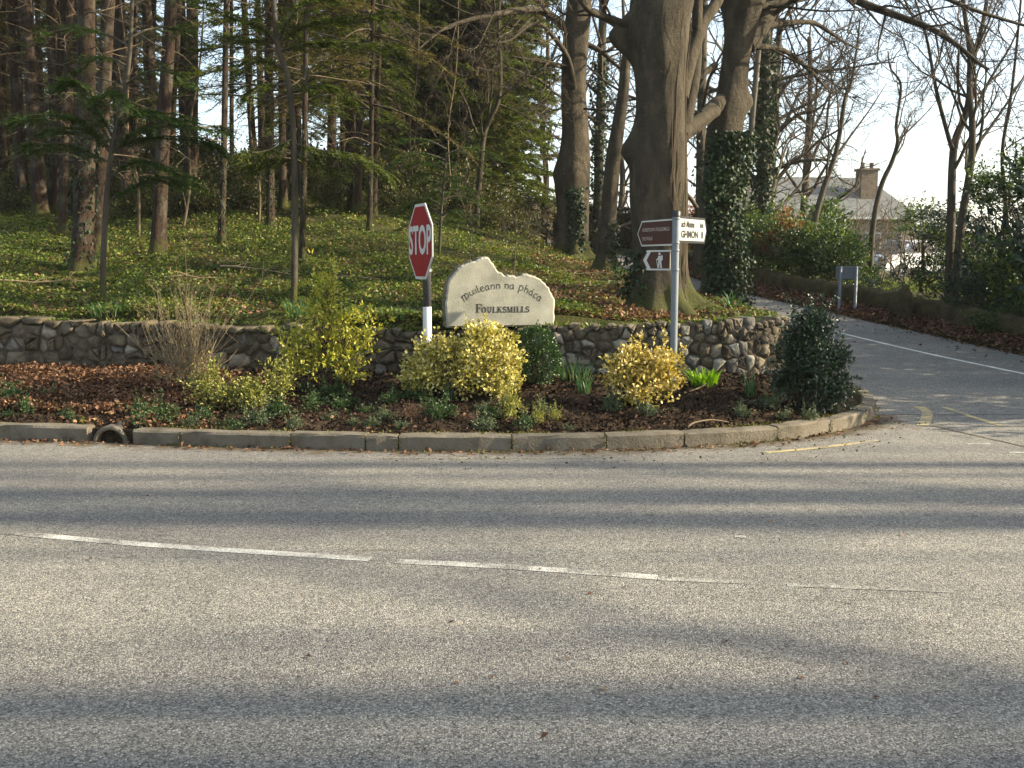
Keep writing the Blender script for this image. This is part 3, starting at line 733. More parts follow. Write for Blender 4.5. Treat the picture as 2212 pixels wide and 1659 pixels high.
for r_ in range(1, 4):
    for a in range(k): F.append((r_*k + a, (r_+1)*k + a, (r_+1)*k + (a+1) % k, r_*k + (a+1) % k))
F.append(tuple(range(4*k, 5*k)))
obj('rough_sides', pd_mesh('rough_sides', V, F), M['granite_edge'], slab)
F = [tuple(range(k))[::-1]] + [(a, k + a, k + (a+1) % k, (a+1) % k) for a in range(k)]
obj('dressed_face', pd_mesh('dressed_face', V[:2*k], F), M['granite'], slab)

def arc(cx, cy, rx, ry, a0, a1, n=9):
    return [(cx + rx*math.cos(R(a0 + (a1 - a0)*i/(n-1))), cy + ry*math.sin(R(a0 + (a1 - a0)*i/(n-1)))) for i in range(n)]
TH, TN = .20, .075
SERIF = {  # (strokes, advance): strokes of (points, width), cap height 1
 'F': ([([(.22, 0), (.22, 1)], TH), ([(.02, .965), (.78, .965)], TN), ([(.22, .52), (.56, .52)], TN), ([(.02, .035), (.46, .035)], TN), ([(.74, 1), (.74, .70)], .09), ([(.54, .68), (.54, .36)], .08)], .90),
 'O': ([(arc(.46, .5, .33, .43, 90, 450, 20), .17)], 1.0),
 'U': ([([(.22, 1), (.22, .36)] + arc(.46, .34, .24, .27, 180, 360, 9) + [(.70, 1)], .15), ([(.02, .965), (.42, .965)], TN), ([(.54, .965), (.88, .965)], TN)], .98),
 'L': ([([(.22, 0), (.22, 1)], TH), ([(.02, .965), (.44, .965)], TN), ([(.02, .035), (.72, .035)], TN), ([(.69, 0), (.69, .32)], .09)], .82),
 'K': ([([(.22, 0), (.22, 1)], TH), ([(.02, .965), (.42, .965)], TN), ([(.02, .035), (.42, .035)], TN), ([(.26, .40), (.72, .96)], .09), ([(.42, .58), (.80, .03)], .17), ([(.58, .965), (.90, .965)], TN), ([(.62, .035), (.96, .035)], TN)], 1.0),
 'S': ([(arc(.38, .74, .25, .21, 20, 270, 12) + arc(.38, .28, .27, .24, 90, -160, 12)[1:], .16), ([(.63, .98), (.63, .70)], .07), ([(.09, .02), (.09, .32)], .07)], .80),
 'M': ([([(.16, 0), (.16, 1)], .09), ([(.18, 1), (.52, .05)], .17), ([(.52, .05), (.86, 1)], .09), ([(.88, 0), (.88, 1)], TH), ([(.0, .035), (.32, .035)], TN), ([(.68, .035), (1.06, .035)], TN), ([(.0, .965), (.26, .965)], TN), ([(.80, .965), (1.06, .965)], TN)], 1.16),
 'I': ([([(.22, 0), (.22, 1)], TH), ([(.02, .965), (.42, .965)], TN), ([(.02, .035), (.42, .035)], TN)], .54)}
UN = .085
UNCIAL = {
 'M': ([([(.02, -.22), (.10, .1), (.12, .52), (.04, .62)], UN), (arc(.34, .30, .22, .34, 165, 20, 8) + [(.50, .1), (.46, -.22)], UN), (arc(.74, .28, .24, .36, 165, -10, 9) + [(.9, .05), (.70, -.02), (.52, .06)], UN)], 1.12),
 'u': ([([(.06, .58), (.08, .25)] + arc(.30, .22, .22, .22, 180, 330, 8), UN), ([(.56, .6), (.54, .2), (.64, .0)], UN)], .74),
 'i': ([([(.06, .56), (.16, .58), (.16, .12), (.26, .0)], UN)], .34),
 'l': ([([(.10, 1.0), (.12, .15), (.22, .02), (.38, .08)], UN)], .42),
 'e': ([(arc(.32, .30, .25, .30, 60, 320, 12), UN), ([(.45, .55), (.50, .42), (.12, .30)], UN)], .64),
 'a': ([(arc(.28, .28, .23, .28, 60, 380, 12), UN), ([(.30, .62), (.48, .56), (.52, .15), (.62, .0)], UN)], .72),
 'n': ([([(.05, .6), (.14, .55), (.14, .0)], UN), (arc(.36, .30, .22, .28, 150, 0, 8) + [(.56, .12), (.46, -.04)], UN)], .72),
 'P': ([([(.06, .70), (.18, .72), (.16, -.38)], UN), (arc(.40, .38, .28, .34, 130, -120, 12), UN)], .80),
 'h': ([([(.08, 1.0), (.14, .95), (.14, .0)], UN), (arc(.36, .30, .22, .28, 150, 0, 8) + [(.56, .12), (.46, -.04)], UN)], .72),
 'A': ([(arc(.28, .28, .23, .28, 60, 380, 12), UN), ([(.30, .62), (.48, .56), (.52, .15), (.62, .0)], UN), ([(.34, .74), (.46, .94)], UN)], .72),
 'c': ([(arc(.30, .30, .24, .30, 50, 310, 11), UN)], .58), ' ': ([], .42)}
def ribbon(V, F, pts, w, y):
    P = np.array(pts, float); T = np.gradient(P, axis=0); T /= np.linalg.norm(T, axis=1, keepdims=True) + 1e-9
    N = np.stack([-T[:, 1], T[:, 0]], 1); b = len(V); n = len(P)
    for q, m_ in zip(P, N): V.append((q[0] + m_[0]*w/2, y, q[1] + m_[1]*w/2)); V.append((q[0] - m_[0]*w/2, y, q[1] - m_[1]*w/2))
    for i in range(n - 1): F.append((b + 2*i, b + 2*i + 1, b + 2*i + 3, b + 2*i + 2))
def glyphs(text, font, place, size, y, bold=1.0):
    """one mesh of a whole word; place(x) -> origin and angle"""
    V = []; F = []; x = 0; layer = 0
    for ch in text:
        st, adv = font[ch]; (ox, oz), a = place(x + adv*size/2); ca, sa = math.cos(a), math.sin(a)
        for pts, w in st:
            q = [(((px - adv/2)*ca - pz*sa)*size + ox, ((px - adv/2)*sa + pz*ca)*size + oz) for px, pz in pts]
            ribbon(V, F, q, w*size*bold, y - .00012*layer); layer = (layer + 1) % 6
        x += adv*size
    return pd_mesh('lettering', V, F), x
# straight word: first letter larger
fz = zl_(720, 1040); hF = 148*K; hS = 103*K
meF, _ = glyphs('F', SERIF, lambda x: ((fz[0] + x, fz[1]), 0), hF, -.002)
obj('lettering', meF, M['letter'], slab)
wid = sum(SERIF[c_][1] for c_ in 'OULKSMILLS'); x0 = zl_(822, 0)[0]; x1 = zl_(1668, 0)[0]; sx = (x1 - x0)/(wid*hS)
o_ = obj('lettering', glyphs('OULKSMILLS', SERIF, lambda x: ((x, 0), 0), hS, -.0025)[0], M['letter'], slab, loc=(x0, 0, fz[1] - .003)); o_.scale = (sx, 1, 1)
# arched word
ap = [zl_(*p) for p in ((520, 838), (600, 775), (700, 722), (790, 690), (890, 660), (1000, 638), (1100, 628), (1200, 622), (1300, 630), (1400, 645), (1500, 668), (1590, 700), (1680, 745), (1760, 800), (1850, 865), (1930, 920))]
AP = resample(ap, 6); AS = np.concatenate([[0], np.cumsum(np.linalg.norm(np.diff(AP, axis=0), axis=1))])
txt = 'Muileann na PhAca'; wid = sum(UNCIAL[c_][1] for c_ in txt); hU = float(np.interp(zl_(1850, 0)[0], AP[:, 0], AS))/wid
def on_arc(x):
    p = (float(np.interp(x, AS, AP[:, 0])), float(np.interp(x, AS, AP[:, 1])))
    q = (float(np.interp(x + .01, AS, AP[:, 0])), float(np.interp(x + .01, AS, AP[:, 1]))); return p, math.atan2(q[1] - p[1], q[0] - p[0])
obj('lettering', glyphs(txt, UNCIAL, on_arc, hU, -.002, 1.15)[0], M['letter'], slab)
obj('bedding_mortar', box_mesh('bedding_mortar', (.0, .13, -.035), (1.22, .2, .06), .015), M['mortar'], slab)

# ------------------------------------------------------------------ road signs
def text_mesh(txt, size, bold=0.0, shear=0.0, align='LEFT', xs=1.0):
    cu = bpy.data.curves.new('text', 'FONT'); cu.body = txt; cu.size = size; cu.offset = bold; cu.shear = shear
    cu.align_x = align; cu.align_y = 'CENTER'; cu.resolution_u = 3; cu.fill_mode = 'FRONT'
    o = bpy.data.objects.new('text', cu); COL.objects.link(o)
    dg = bpy.context.evaluated_depsgraph_get(); me = bpy.data.meshes.new_from_object(o.evaluated_get(dg))
    bpy.data.objects.remove(o); bpy.data.curves.remove(cu)
    me.transform(Matrix.Diagonal((xs, 1, 1, 1))); me.transform(Matrix.Rotation(R(90), 4, 'X'))   # into the XZ plane, facing -Y
    return me
def octagon(r): return [(r*math.cos(R(22.5 + 45*i)), r*math.sin(R(22.5 + 45*i))) for i in range(8)]
spx = Q(909, 522, 10.1)
gz = b1(spx.x, spx.y)
th = R(-66.5)
stop = thing('stop_sign', 'red octagonal STOP sign on a grey and white post', 'stop sign', (spx.x + .055, spx.y + .02, gz))
zc = spx.z - gz
obj('post', lathe_mesh('post', [(0.0, .62), (.043, .62), (.043, zc + .2), (.040, zc + .21), (0, zc + .21)], 20), M['steel_dark'], stop)
zw = Q(914, 663, 10.1).z - gz
obj('white_band', lathe_mesh('white_band', [(.0445, -.3), (.0445, zw), (.042, zw + .002)], 20), M['white'], stop)
pl = obj('plate', prism_mesh('plate', octagon(.405), -.006, .004), M['border_grey'], stop, loc=(-.055, -.02, zc), rot=(0, 0, th))
obj('red_field', prism_mesh('red_field', octagon(.375), -.0095, -.0075), M['red'], pl)
obj('lettering', text_mesh('STOP', .395, .010, 0, 'CENTER', .74), M['border_grey'], pl, loc=(0, -.0115, 0))
for dz in (.16, -.17):
    bm = bmesh.new(); box(bm, (.0, .03, dz), (.22, .03, .035), .004); obj('bracket', bm_mesh('bracket', bm), M['steel'], pl)
obj('clamp', lathe_mesh('clamp', [(.05, zc - .30), (.05, zc - .27)], 16), M['steel'], stop)

FY = 10.3; fp = Q(1456, 700, FY); ft = Q(1456, 457, FY); gz = b1(fp.x, FY)
post = thing('fingerpost', 'grey fingerpost with brown and white direction signs beside the big tree', 'signpost', (fp.x, FY, gz))
hT = ft.z - gz
obj('post', lathe_mesh('post', [(.038, -.3), (.038, hT - .03)], 18), M['steel'], post)
obj('cap', lathe_mesh('cap', [(.046, hT - .055), (.046, hT), (.03, hT + .012), (0, hT + .014)], 18), M['black'], post)
def zat(v): return Q(1456, v, FY).z - gz
def arm(name, dx_, dy_, zc, h, L0, tip, mfield, mborder, bw, back=.0, x0=.0):
    """a pointed sign arm in its own XZ plane: x runs from the post to the tip, faces -Y before turning"""
    a = math.atan2(dy_, dx_); L = math.hypot(dx_, dy_)
    flip = dx_ < 0
    ang = a if not flip else a - math.pi
    sg = -1 if flip else 1
    def shape(g, tg):
        p = [(x0*sg - 0*sg, -h/2 + g), (sg*(L - tip - tg), -h/2 + g), (sg*(L - tg*1.2), 0), (sg*(L - tip - tg), h/2 - g), (x0*sg, h/2 - g)]
        return p
    e = obj(name, prism_mesh(name, shape(0, 0), -.006, .006), mborder, post, loc=(0, back, zc), rot=(0, 0, ang))
    obj('field', prism_mesh('field', shape(bw, bw), -.010, -.0075), mfield, e)
    return e, sg, L
bk = .045
e, sg, L = arm('white_arm', .43, .62, (zat(465) + zat(523))/2 - .005, zat(465) - zat(523), 0, .05, M['white_sign'], M['black'], .024, .0, .0)
obj('lettering', text_mesh('ach Munna', .090, .0030, .25, 'LEFT', .82), M['black'], e, loc=(.10, -.0125, .055))
obj('lettering', text_mesh('GHMON', .100, .0035, 0, 'LEFT', 1.10), M['black'], e, loc=(.10, -.0125, -.05))
obj('lettering', text_mesh('km', .080, .0022, 0, 'LEFT', .9), M['black'], e, loc=(.565, -.0125, .055))
obj('lettering', text_mesh('8', .100, .0035, 0, 'LEFT', 1.0), M['black'], e, loc=(.60, -.0125, -.05))
e, sg, L = arm('brown_arm', -.30, .70, (zat(472) + zat(530))/2, zat(472) - zat(530), 0, .09, M['brown'], M['border_grey'], .016, .0, -.02)
obj('lettering', text_mesh('HORETOWN FOULKSMILLS', .052, .001, 0, 'LEFT', .86), M['text_pale'], e, loc=(-.65, -.0125, .035))
obj('lettering', text_mesh('TRE WALK', .052, .001, 0, 'LEFT', .86), M['text_pale'], e, loc=(-.65, -.0125, -.058))
e, sg, L = arm('walk_arm', -.32, .26, (zat(540) + zat(584))/2, zat(540) - zat(584), 0, .09, M['brown'], M['border_grey'], .0, .0, .06)
hb = (zat(540) - zat(584))/2
obj('border', prism_mesh('border', [(-.01, hb), (-.33, hb), (-.345, hb - .017), (-.01, hb - .017)], -.014, -.0105), M['white'], e)
obj('border', prism_mesh('border', [(-.01, -hb), (-.33, -hb), (-.345, -hb + .017), (-.01, -hb + .017)], -.014, -.0105), M['white'], e)
obj('chevron', prism_mesh('chevron', [(-.285, hb - .018), (-.325, hb - .018), (-.375, 0), (-.325, -hb + .018), (-.285, -hb + .018), (-.335, 0)], -.014, -.0105), M['white'], e)
V = []; F = []
hx = -.18; k_ = hb/.105
def hp(pts, w): ribbon(V, F, [(hx + a*.8, b*k_) for a, b in pts], w, -.0125 - .0002*(len(F) % 5))
hp(arc(0, .066, .008, .008, 0, 360, 10), .016); hp([(.006, .045), (.010, -.01)], .042); hp([(-.004, -.005), (-.018, -.082)], .020); hp([(.014, -.005), (.028, -.082)], .020)
hp([(-.004, .035), (-.034, .006), (-.046, .004)], .013); hp([(-.044, .008), (-.022, -.075)], .006); hp([(.036, .05), (.036, .0)], .018)
obj('walker_symbol', pd_mesh('walker_symbol', V, F), M['white'], e)
for zz in (hT - .05 - .02, zat(525), zat(541), zat(583)):
    obj('clamp_band', lathe_mesh('clamp_band', [(.0395, zz - .012), (.0415, zz - .010), (.0415, zz + .010), (.0395, zz + .012)], 18), M['steel'], post)

# small sign seen from behind on the side road
sx_, sy_ = 6.28, 18.75; sz_ = h1(sx_, sy_)
bs = thing('name_plate_sign', 'small grey rectangular sign on two posts seen from behind', 'road sign', (sx_, sy_, sz_), rot=(0, 0, R(-4)))
zt_ = Q(1832, 575, sy_).z - sz_; zb_ = Q(1832, 603, sy_).z - sz_
obj('panel', box_mesh('panel', (0, .0, (zt_ + zb_)/2), (.43, .012, zt_ - zb_), .003), M['grey_back'], bs)
for x in (-.145, .145):
    obj('post', lathe_mesh('post', [(.03, -.3), (.03, zt_ - .004), (0, zt_)], 12), M['grey_back'], bs, loc=(x, -.04, 0))

# utility pole
pb = Q(1593, 602, 24.0); zb = h1(pb.x, pb.y)
ptop = Q(1634, 150, 24.0); dirp = (ptop - pb).normalized()
pole = thing('utility_pole', 'thin leaning wooden utility pole behind the ivy-clad tree', 'utility pole', (pb.x, pb.y, zb))
LP = (ptop - Vector((pb.x, pb.y, zb))).length + 3.0
tb = Tubes(); tb.add([dirp*(LP*i/7 - .3) for i in range(8)], [.085 - .03*i/7 for i in range(8)], 10)
obj('shaft', tb.build('shaft'), M['wood_pole'], pole)
bm = bmesh.new(); c_ = dirp*(LP - .6); box(bm, c_, (1.2, .08, .1), .01); obj('crossarm', bm_mesh('crossarm', bm), M['wood_pole'], pole)
for s_ in (-.5, 0, .5):
    c_ = dirp*(LP - .6) + Vector((s_, 0, .05)); obj('insulator', lathe_mesh('insulator', [(.02, 0), (.035, .03), (.03, .08), (.012, .1), (0, .1)], 10), M['border_grey'], pole, loc=c_)

# ------------------------------------------------------------------ plants: generators
def rnd_dir(rng, n, upbias=0.0):
    d = rng.normal(size=(n, 3)); d[:, 2] += upbias; return unit(d)
def shrub_leaves(rng, lobes, n, L, W, lump=.16, shell=.35, droop=.1, oval=False, up=.3, shoots=0, fold=.2):
    """leaves over uneven lobes; lobes = [(centre, radii)]"""
    C = np.array([c for c, r in lobes], float); Rr = np.array([r if hasattr(r, '__len__') else (r, r, r) for c, r in lobes], float)
    w = (Rr.prod(1))**(2/3); w /= w.sum()
    k = rng.choice(len(lobes), n, p=w); d = rnd_dir(rng, n, .25)
    ph = rng.uniform(0, 6.3, (len(lobes), 6))[k]
    f = 1 + lump*(np.sin(5.2*d[:, 0] + ph[:, 0])*np.sin(4.6*d[:, 2] + ph[:, 1]) + .7*np.sin(9*d[:, 1] + ph[:, 2] + 6*d[:, 2]) + .5*np.sin(14*d[:, 0] + ph[:, 3])*np.sin(13*d[:, 2] + ph[:, 4]))
    rad = f*(1 - shell*rng.random(n)**1.6)
    P = C[k] + d*Rr[k]*rad[:, None]
    D = unit(d*.9 + rng.normal(size=(n, 3))*.55 + np.array([0, 0, up])); U = unit(d*.6 + rng.normal(size=(n, 3))*.6 + np.array([0, 0, .6]))
    Ls = L*rng.uniform(.6, 1.25, n); Ws = W*rng.uniform(.7, 1.2, n)
    parts = [(oval_arrays(P, D, U, Ls, Ws, fold) if oval else leaf_arrays(P, D, U, Ls, Ws, fold, droop))]
    for _ in range(shoots):                                                 # shoots that break the outline
        j = rng.integers(0, len(lobes)); d0 = rnd_dir(rng, 1, .8)[0]
        p0 = C[j] + d0*Rr[j]*.9; ln = L*rng.uniform(2.5, 6); m = int(6 + ln/L*2.2)
        tt_ = rng.random(m)[:, None]; dd = unit((d0 + rng.normal(size=3)*.35 + np.array([0, 0, .4]))[None])[0]
        Pp = p0 + dd*ln*tt_ + rng.normal(size=(m, 3))*L*.15
        Dd = unit(dd*.7 + rng.normal(size=(m, 3))*.7); Uu = unit(rng.normal(size=(m, 3)) + np.array([0, 0, .8]))
        a_ = (Pp, Dd, Uu, L*rng.uniform(.6, 1.1, m), W*rng.uniform(.6, 1.1, m))
        parts.append(oval_arrays(*a_, fold) if oval else leaf_arrays(*a_, fold, droop))
    return join(parts)
def lumpy(lobes, seed, k=7, f=.42):
    """breaks smooth lobes into many small ones so that the outline is uneven"""
    rr_ = random.Random(seed); out = []
    for c0, r0 in lobes:
        out.append((c0, tuple(a*.84 for a in r0)))
        for _ in range(k):
            d = Vector((rr_.gauss(0, 1), rr_.gauss(0, 1), rr_.gauss(.25, .8))).normalized(); q = rr_.uniform(.55, .85); w = rr_.uniform(.7, 1.25)*f
            out.append((tuple(c0[i] + d[i]*r0[i]*q for i in range(3)), tuple(a*w for a in r0)))
    return out
def stems_mesh(rng, lobes, n, r0, sides=5, wander=.12, branch=2):
    tb = Tubes()
    for i in range(n):
        c_, rr_ = lobes[i % len(lobes)]; c_ = np.array(c_, float); rr_ = np.array(rr_ if hasattr(rr_, '__len__') else (rr_,)*3)
        tgt = c_ + rnd_dir(rng, 1, .6)[0]*rr_*.75; st = np.array([rng.normal()*.04 + c_[0]*.35, rng.normal()*.04 + c_[1]*.35, -.05])
        pts_ = [st + (tgt - st)*t_ + rng.normal(size=3)*wander*np.linalg.norm(tgt - st)*t_*(1 - t_)*1.5 for t_ in np.linspace(0, 1, 6)]
        tb.add(pts_, list(np.linspace(r0, r0*.3, 6)), sides)
        for b in range(branch):
            a_ = pts_[rng.integers(2, 5)]; e_ = c_ + rnd_dir(rng, 1, .5)[0]*rr_*.85
            tb.add([a_ + (e_ - a_)*t_ + rng.normal(size=3)*.02 for t_ in np.linspace(0, 1, 4)], list(np.linspace(r0*.45, r0*.15, 4)), 3)
    return tb.build('stems')
def shrub(name, label, cat, loc, lobes, n, L, W, mleaf, mstem='twig', group=None, seed=1, nst=8, rst=.012, **kw):
    rng = np.random.default_rng(seed)
    t_ = thing(name, label, cat, loc, group)
    if name in ('golden_shrub', 'evergreen_shrub'): lobes = lumpy(lobes, seed)
    V, F = shrub_leaves(rng, lobes, n, L, W, **kw)
    obj('foliage', np_mesh('foliage', V, F), M[mleaf], t_)
    obj('stems', stems_mesh(rng, lobes, nst, rst), M[mstem], t_)
    return t_
def strap_mesh(rng, n, h, spread, w, lean=.35):
    V = []; F = []
    for i in range(n):
        a = rng.uniform(0, 6.283); r = spread*rng.random()**.5; x, y = r*math.cos(a), r*math.sin(a)
        hh = h*rng.uniform(.6, 1.1); ln = lean*rng.uniform(.2, 1.3); a2 = a + rng.normal()*.7; dx_, dy_ = math.cos(a2), math.sin(a2)
        sx_, sy_ = -dy_, dx_; b = len(V); cv = rng.uniform(.0, .9)
        for j, t_ in enumerate((0, .35, .7, .9, 1.0)):
            ww = w*(.8, 1, .85, .5, .06)[j]/2; o = hh*ln*(t_**2)*(1 + cv*t_); z = hh*(t_ - .25*cv*t_**3)
            cx2, cy2 = x + dx_*o, y + dy_*o
            V.append((cx2 + sx_*ww, cy2 + sy_*ww, z - .02)); V.append((cx2 - sx_*ww, cy2 - sy_*ww, z - .02))
        for j in range(4): F.append((b + 2*j, b + 2*j + 1, b + 2*j + 3, b + 2*j + 2))
    return np_mesh('blades', np.array(V), np.array(F))
def strap(label, loc, n, h, spread, w, mname='strap', group='clumps of strap leaves', seed=1, lean=.35, name='daffodil_clump', cat='plant'):
    rng = np.random.default_rng(seed); t_ = obj(name, strap_mesh(rng, n, h, spread, w, lean), M[mname], loc=loc)
    return tag(t_, label, cat, group)

# ------------------------------------------------------------------ shrubs of the flower bed
p = Q(1000, 842, 10.02)
shrub('golden_shrub', 'largest golden variegated shrub in front of the carved stone', 'shrub', (p.x, p.y, b1(p.x, p.y)),
      [((-.33, .0, .30), (.27, .26, .33)), ((-.12, .02, .34), (.30, .28, .31)), ((.22, -.04, .36), (.36, .32, .38)), ((.28, .05, .55), (.26, .22, .20)), ((.38, -.12, .20), (.24, .22, .22)), ((-.45, -.02, .14), (.16, .16, .18))],
      9000, .040, .027, 'golden', seed=3, oval=True, lump=.22, shell=.55, shoots=60, nst=14, group='golden shrubs')
p = Q(1390, 866, 9.68)
shrub('golden_shrub', 'smaller rounded golden shrub at the foot of the fingerpost', 'shrub', (p.x, p.y, b1(p.x, p.y)),
      [((-.14, 0, .26), (.26, .25, .28)), ((.16, .02, .28), (.25, .24, .30)), ((0, -.06, .18), (.36, .28, .22)), ((-.1, .0, .40), (.2, .2, .16))],
      5400, .040, .027, 'golden2', seed=4, oval=True, lump=.22, shell=.55, shoots=45, nst=10, group='golden shrubs')
p = Q(1157, 790, 10.45)
shrub('box_shrub', 'rounded green box bush between golden shrub and stone wall', 'shrub', (p.x, p.y, b1(p.x, p.y)),
      [((0, 0, .32), (.25, .24, .30)), ((.06, 0, .22), (.22, .2, .22)), ((-.03, 0, .44), (.19, .18, .17))], 6500, .024, .015, 'boxleaf', seed=5, oval=True, lump=.06, shoots=12)
p = Q(1742, 878, 9.85)
shrub('evergreen_shrub', 'dark glossy evergreen shrub at the kerb corner', 'shrub', (p.x, p.y, b1(2.9, p.y)),
      [((0, 0, .45), (.33, .33, .40)), ((-.05, .0, .74), (.24, .24, .26)), ((.16, .0, .40), (.27, .27, .34)), ((-.14, 0, .22), (.27, .27, .22)), ((.2, -.08, .14), (.2, .2, .17)), ((.05, 0, .62), (.3, .28, .3)), ((.30, -.05, .22), (.18, .2, .2)), ((-.24, .0, .52), (.16, .16, .2)), ((.10, 0, .86), (.14, .14, .16)), ((.34, 0, .5), (.12, .14, .16))],
      7600, .056, .028, 'holly', seed=6, lump=.24, shell=.5, shoots=90, nst=12, rst=.016).scale = (.86, .86, .96)
p = Q(715, 842, 10.2); LS = 1.14
shrub('lime_shrub', 'tall airy lime-yellow shrub left of the STOP sign', 'shrub', (p.x, p.y, b1(p.x, p.y)),
      [((0, 0, .92), (.13, .13, .16)), ((-.10, 0, .74), (.18, .16, .13)), ((.14, .0, .66), (.20, .18, .10)), ((-.26, 0, .52), (.17, .16, .10)), ((.02, 0, .48), (.2, .18, .12)), ((.30, 0, .52), (.12, .12, .08)),
       ((.12, -.03, .36), (.18, .16, .09)), ((-.32, -.04, .36), (.16, .16, .08)), ((-.10, -.03, .30), (.2, .18, .09)), ((.18, -.03, .20), (.15, .14, .10)), ((-.35, -.05, .20), (.12, .12, .1)), ((-.02, 0, 1.0), (.09, .09, .08))],
      2900, .050, .022, 'spirea', seed=8, lump=.3, shell=.8, shoots=70, nst=16, rst=.010, up=.1).scale = (1.08, 1.08, LS)
p = Q(405, 835, 10.5)
rng = np.random.default_rng(9); tb = Tubes(); tw = thing('twiggy_shrub', 'dry bare twiggy shrub in front of the left part of the wall', 'shrub', (p.x, p.y, b1(p.x, p.y)))
tips = []
for i in range(120):
    a = rng.uniform(0, 6.28); ln = rng.uniform(.35, 1.15); tl = abs(rng.normal())*.36
    d = np.array([math.cos(a)*math.sin(tl), math.sin(a)*math.sin(tl), math.cos(tl)]); st = np.array([rng.normal()*.10, rng.normal()*.07, -.03])
    if i < 10: ln *= 1.4
    P_ = [st + d*ln*t_ + np.array([d[0], d[1], 0])*.18*t_*t_ + rng.normal(size=3)*.012 for t_ in np.linspace(0, 1, 5)]; tb.add(P_, list(np.linspace(.0045, .0016, 5)), 3)
    for b in range(6):
        q0 = P_[rng.integers(1, 5)]; d2 = unit((d + rng.normal(size=3)*.5)[None])[0]; l2 = rng.uniform(.06, .25)
        tb.add([q0, q0 + d2*l2*.5, q0 + d2*l2], [.0018, .0014, .0009], 3); tips.append(q0 + d2*l2*rng.random())
obj('stems', tb.build('stems'), M['drystem'], tw)
T_ = np.array(tips); m = len(T_); V, F = leaf_arrays(T_, rnd_dir(rng, m, .3), rnd_dir(rng, m, .5), rng.uniform(.015, .03, m), rng.uniform(.006, .012, m))
obj('foliage', np_mesh('foliage', V, F), M['varieg'], tw)
p = Q(530, 880, 9.7)
shrub('variegated_shrub', 'low sprawling yellow-green variegated shrub below the twiggy one', 'shrub', (p.x, p.y, b1(p.x, p.y)),
      [((-.45, .1, .18), (.16, .14, .16)), ((-.2, 0, .12), (.22, .18, .13)), ((.05, 0, .16), (.18, .16, .14)), ((.25, .05, .24), (.10, .10, .22)), ((-.32, .05, .32), (.06, .06, .18)), ((.12, -.12, .08), (.14, .12, .10)), ((.36, .1, .2), (.1, .1, .16))],
      2600, .036, .018, 'varieg', seed=10, lump=.3, shell=.8, shoots=50, nst=14, rst=.006)
# strap-leaved clumps
for (u, v, n, h, sp, w, mn, lab, ln) in (
    (1262, 852, 34, .30, .07, .012, 'strap', 'upright daffodil leaves in front of the wall left of the amber shrub', .3),
    (1240, 818, 46, .26, .16, .011, 'strap', 'wide grey-green leaf clump against the wall right of the box bush', .6),
    (1300, 800, 30, .30, .08, .011, 'strap', 'daffodil leaves tucked behind the amber shrub', .3),
    (1520, 832, 120, .20, .13, .020, 'strap_bright', 'bright lime green strap-leaved clump right of the fingerpost', .5),
    (1622, 856, 34, .30, .06, .013, 'strap', 'tall daffodil leaves beside the dark evergreen shrub', .35),
    (968, 868, 9, .30, .03, .013, 'strap', 'few tall daffodil blades before the largest golden shrub', .15),
    (112, 858, 70, .16, .16, .012, 'strap', 'dark green grassy clump among the brown leaves at the left', .8),
    (985, 905, 16, .13, .04, .034, 'bedleaf', 'broad-leaved rosette at the front of the bed', .8),
    (195, 912, 40, .08, .10, .010, 'strap_bright', 'small bright grass tuft on the kerb by the drain pipe', .8)):
    q = QB(u, v); strap(lab, (q.x, q.y, q.z - .01), n, h, sp, w, mn, seed=u, lean=ln)
for (u, v, n, h, sp, lab) in ((640, 690, 60, .26, .12, 'daffodil leaves on the wall top at the foot of the slim dark trunk'),
                              (235, 682, 50, .18, .2, 'short grassy leaves on the wall top at the left'),
                              (1580, 668, 40, .24, .10, 'daffodil leaves on the bank below the ivy-clad tree'),
                              (1630, 668, 24, .22, .07, 'rightmost daffodil leaves on the bank beside the side road'),
                              (1340, 606, 16, .3, .06, 'lone daffodil tuft between the big tree and the side road'),
                              (860, 690, 40, .16, .2, 'short green blades on the wall top behind the STOP post')):
    q = QG(u, v); strap(lab, (q.x, q.y, q.z), n, h, sp, .014, 'strap', seed=v + u, lean=.5)
# low bedding plants
rng = np.random.default_rng(21)
proto = []
for i, (mn, L_, W_) in enumerate((('bedleaf', .035, .02), ('bedgrey', .03, .016), ('heather', .022, .008), ('bedgrey', .024, .02), ('bedleaf', .028, .014), ('varieg', .028, .012))):
    lob = [((rng.normal()*.06, rng.normal()*.06, .05 + .04*rng.random()), (.08, .08, .06)) for _ in range(5)]
    V, F = shrub_leaves(rng, lob, 420, L_, W_, .3, .7, .1, False, .5, 14); me = np_mesh('foliage', V, F); me.materials.append(M[mn]); proto.append(me)
spots = [(790, 890, 0), (830, 905, 1), (845, 872, 4), (870, 925, 1), (930, 890, 0), (955, 905, 0), (1010, 915, 2), (1035, 890, 3), (1040, 930, 1), (1110, 905, 5), (1085, 880, 2), (1130, 930, 4), (1170, 895, 1),
         (1195, 905, 5), (1160, 915, 5), (1230, 930, 1), (1300, 905, 2), (1330, 890, 1), (1400, 900, 1), (710, 905, 1), (760, 920, 3), (680, 880, 4), (640, 925, 1), (600, 900, 0), (560, 920, 1), (500, 930, 4), (440, 905, 0),
         (410, 925, 1), (350, 918, 4), (300, 905, 4), (150, 905, 4), (60, 890, 4), (20, 870, 0), (20, 900, 4), (720, 860, 0), (740, 880, 0), (810, 925, 3), (900, 910, 2), (1060, 905, 0), (1660, 880, 1), (1600, 900, 1), (1690, 905, 1), (1800, 895, 1), (1250, 880, 2), (660, 845, 0), (900, 865, 0), (1745, 910, 3)]
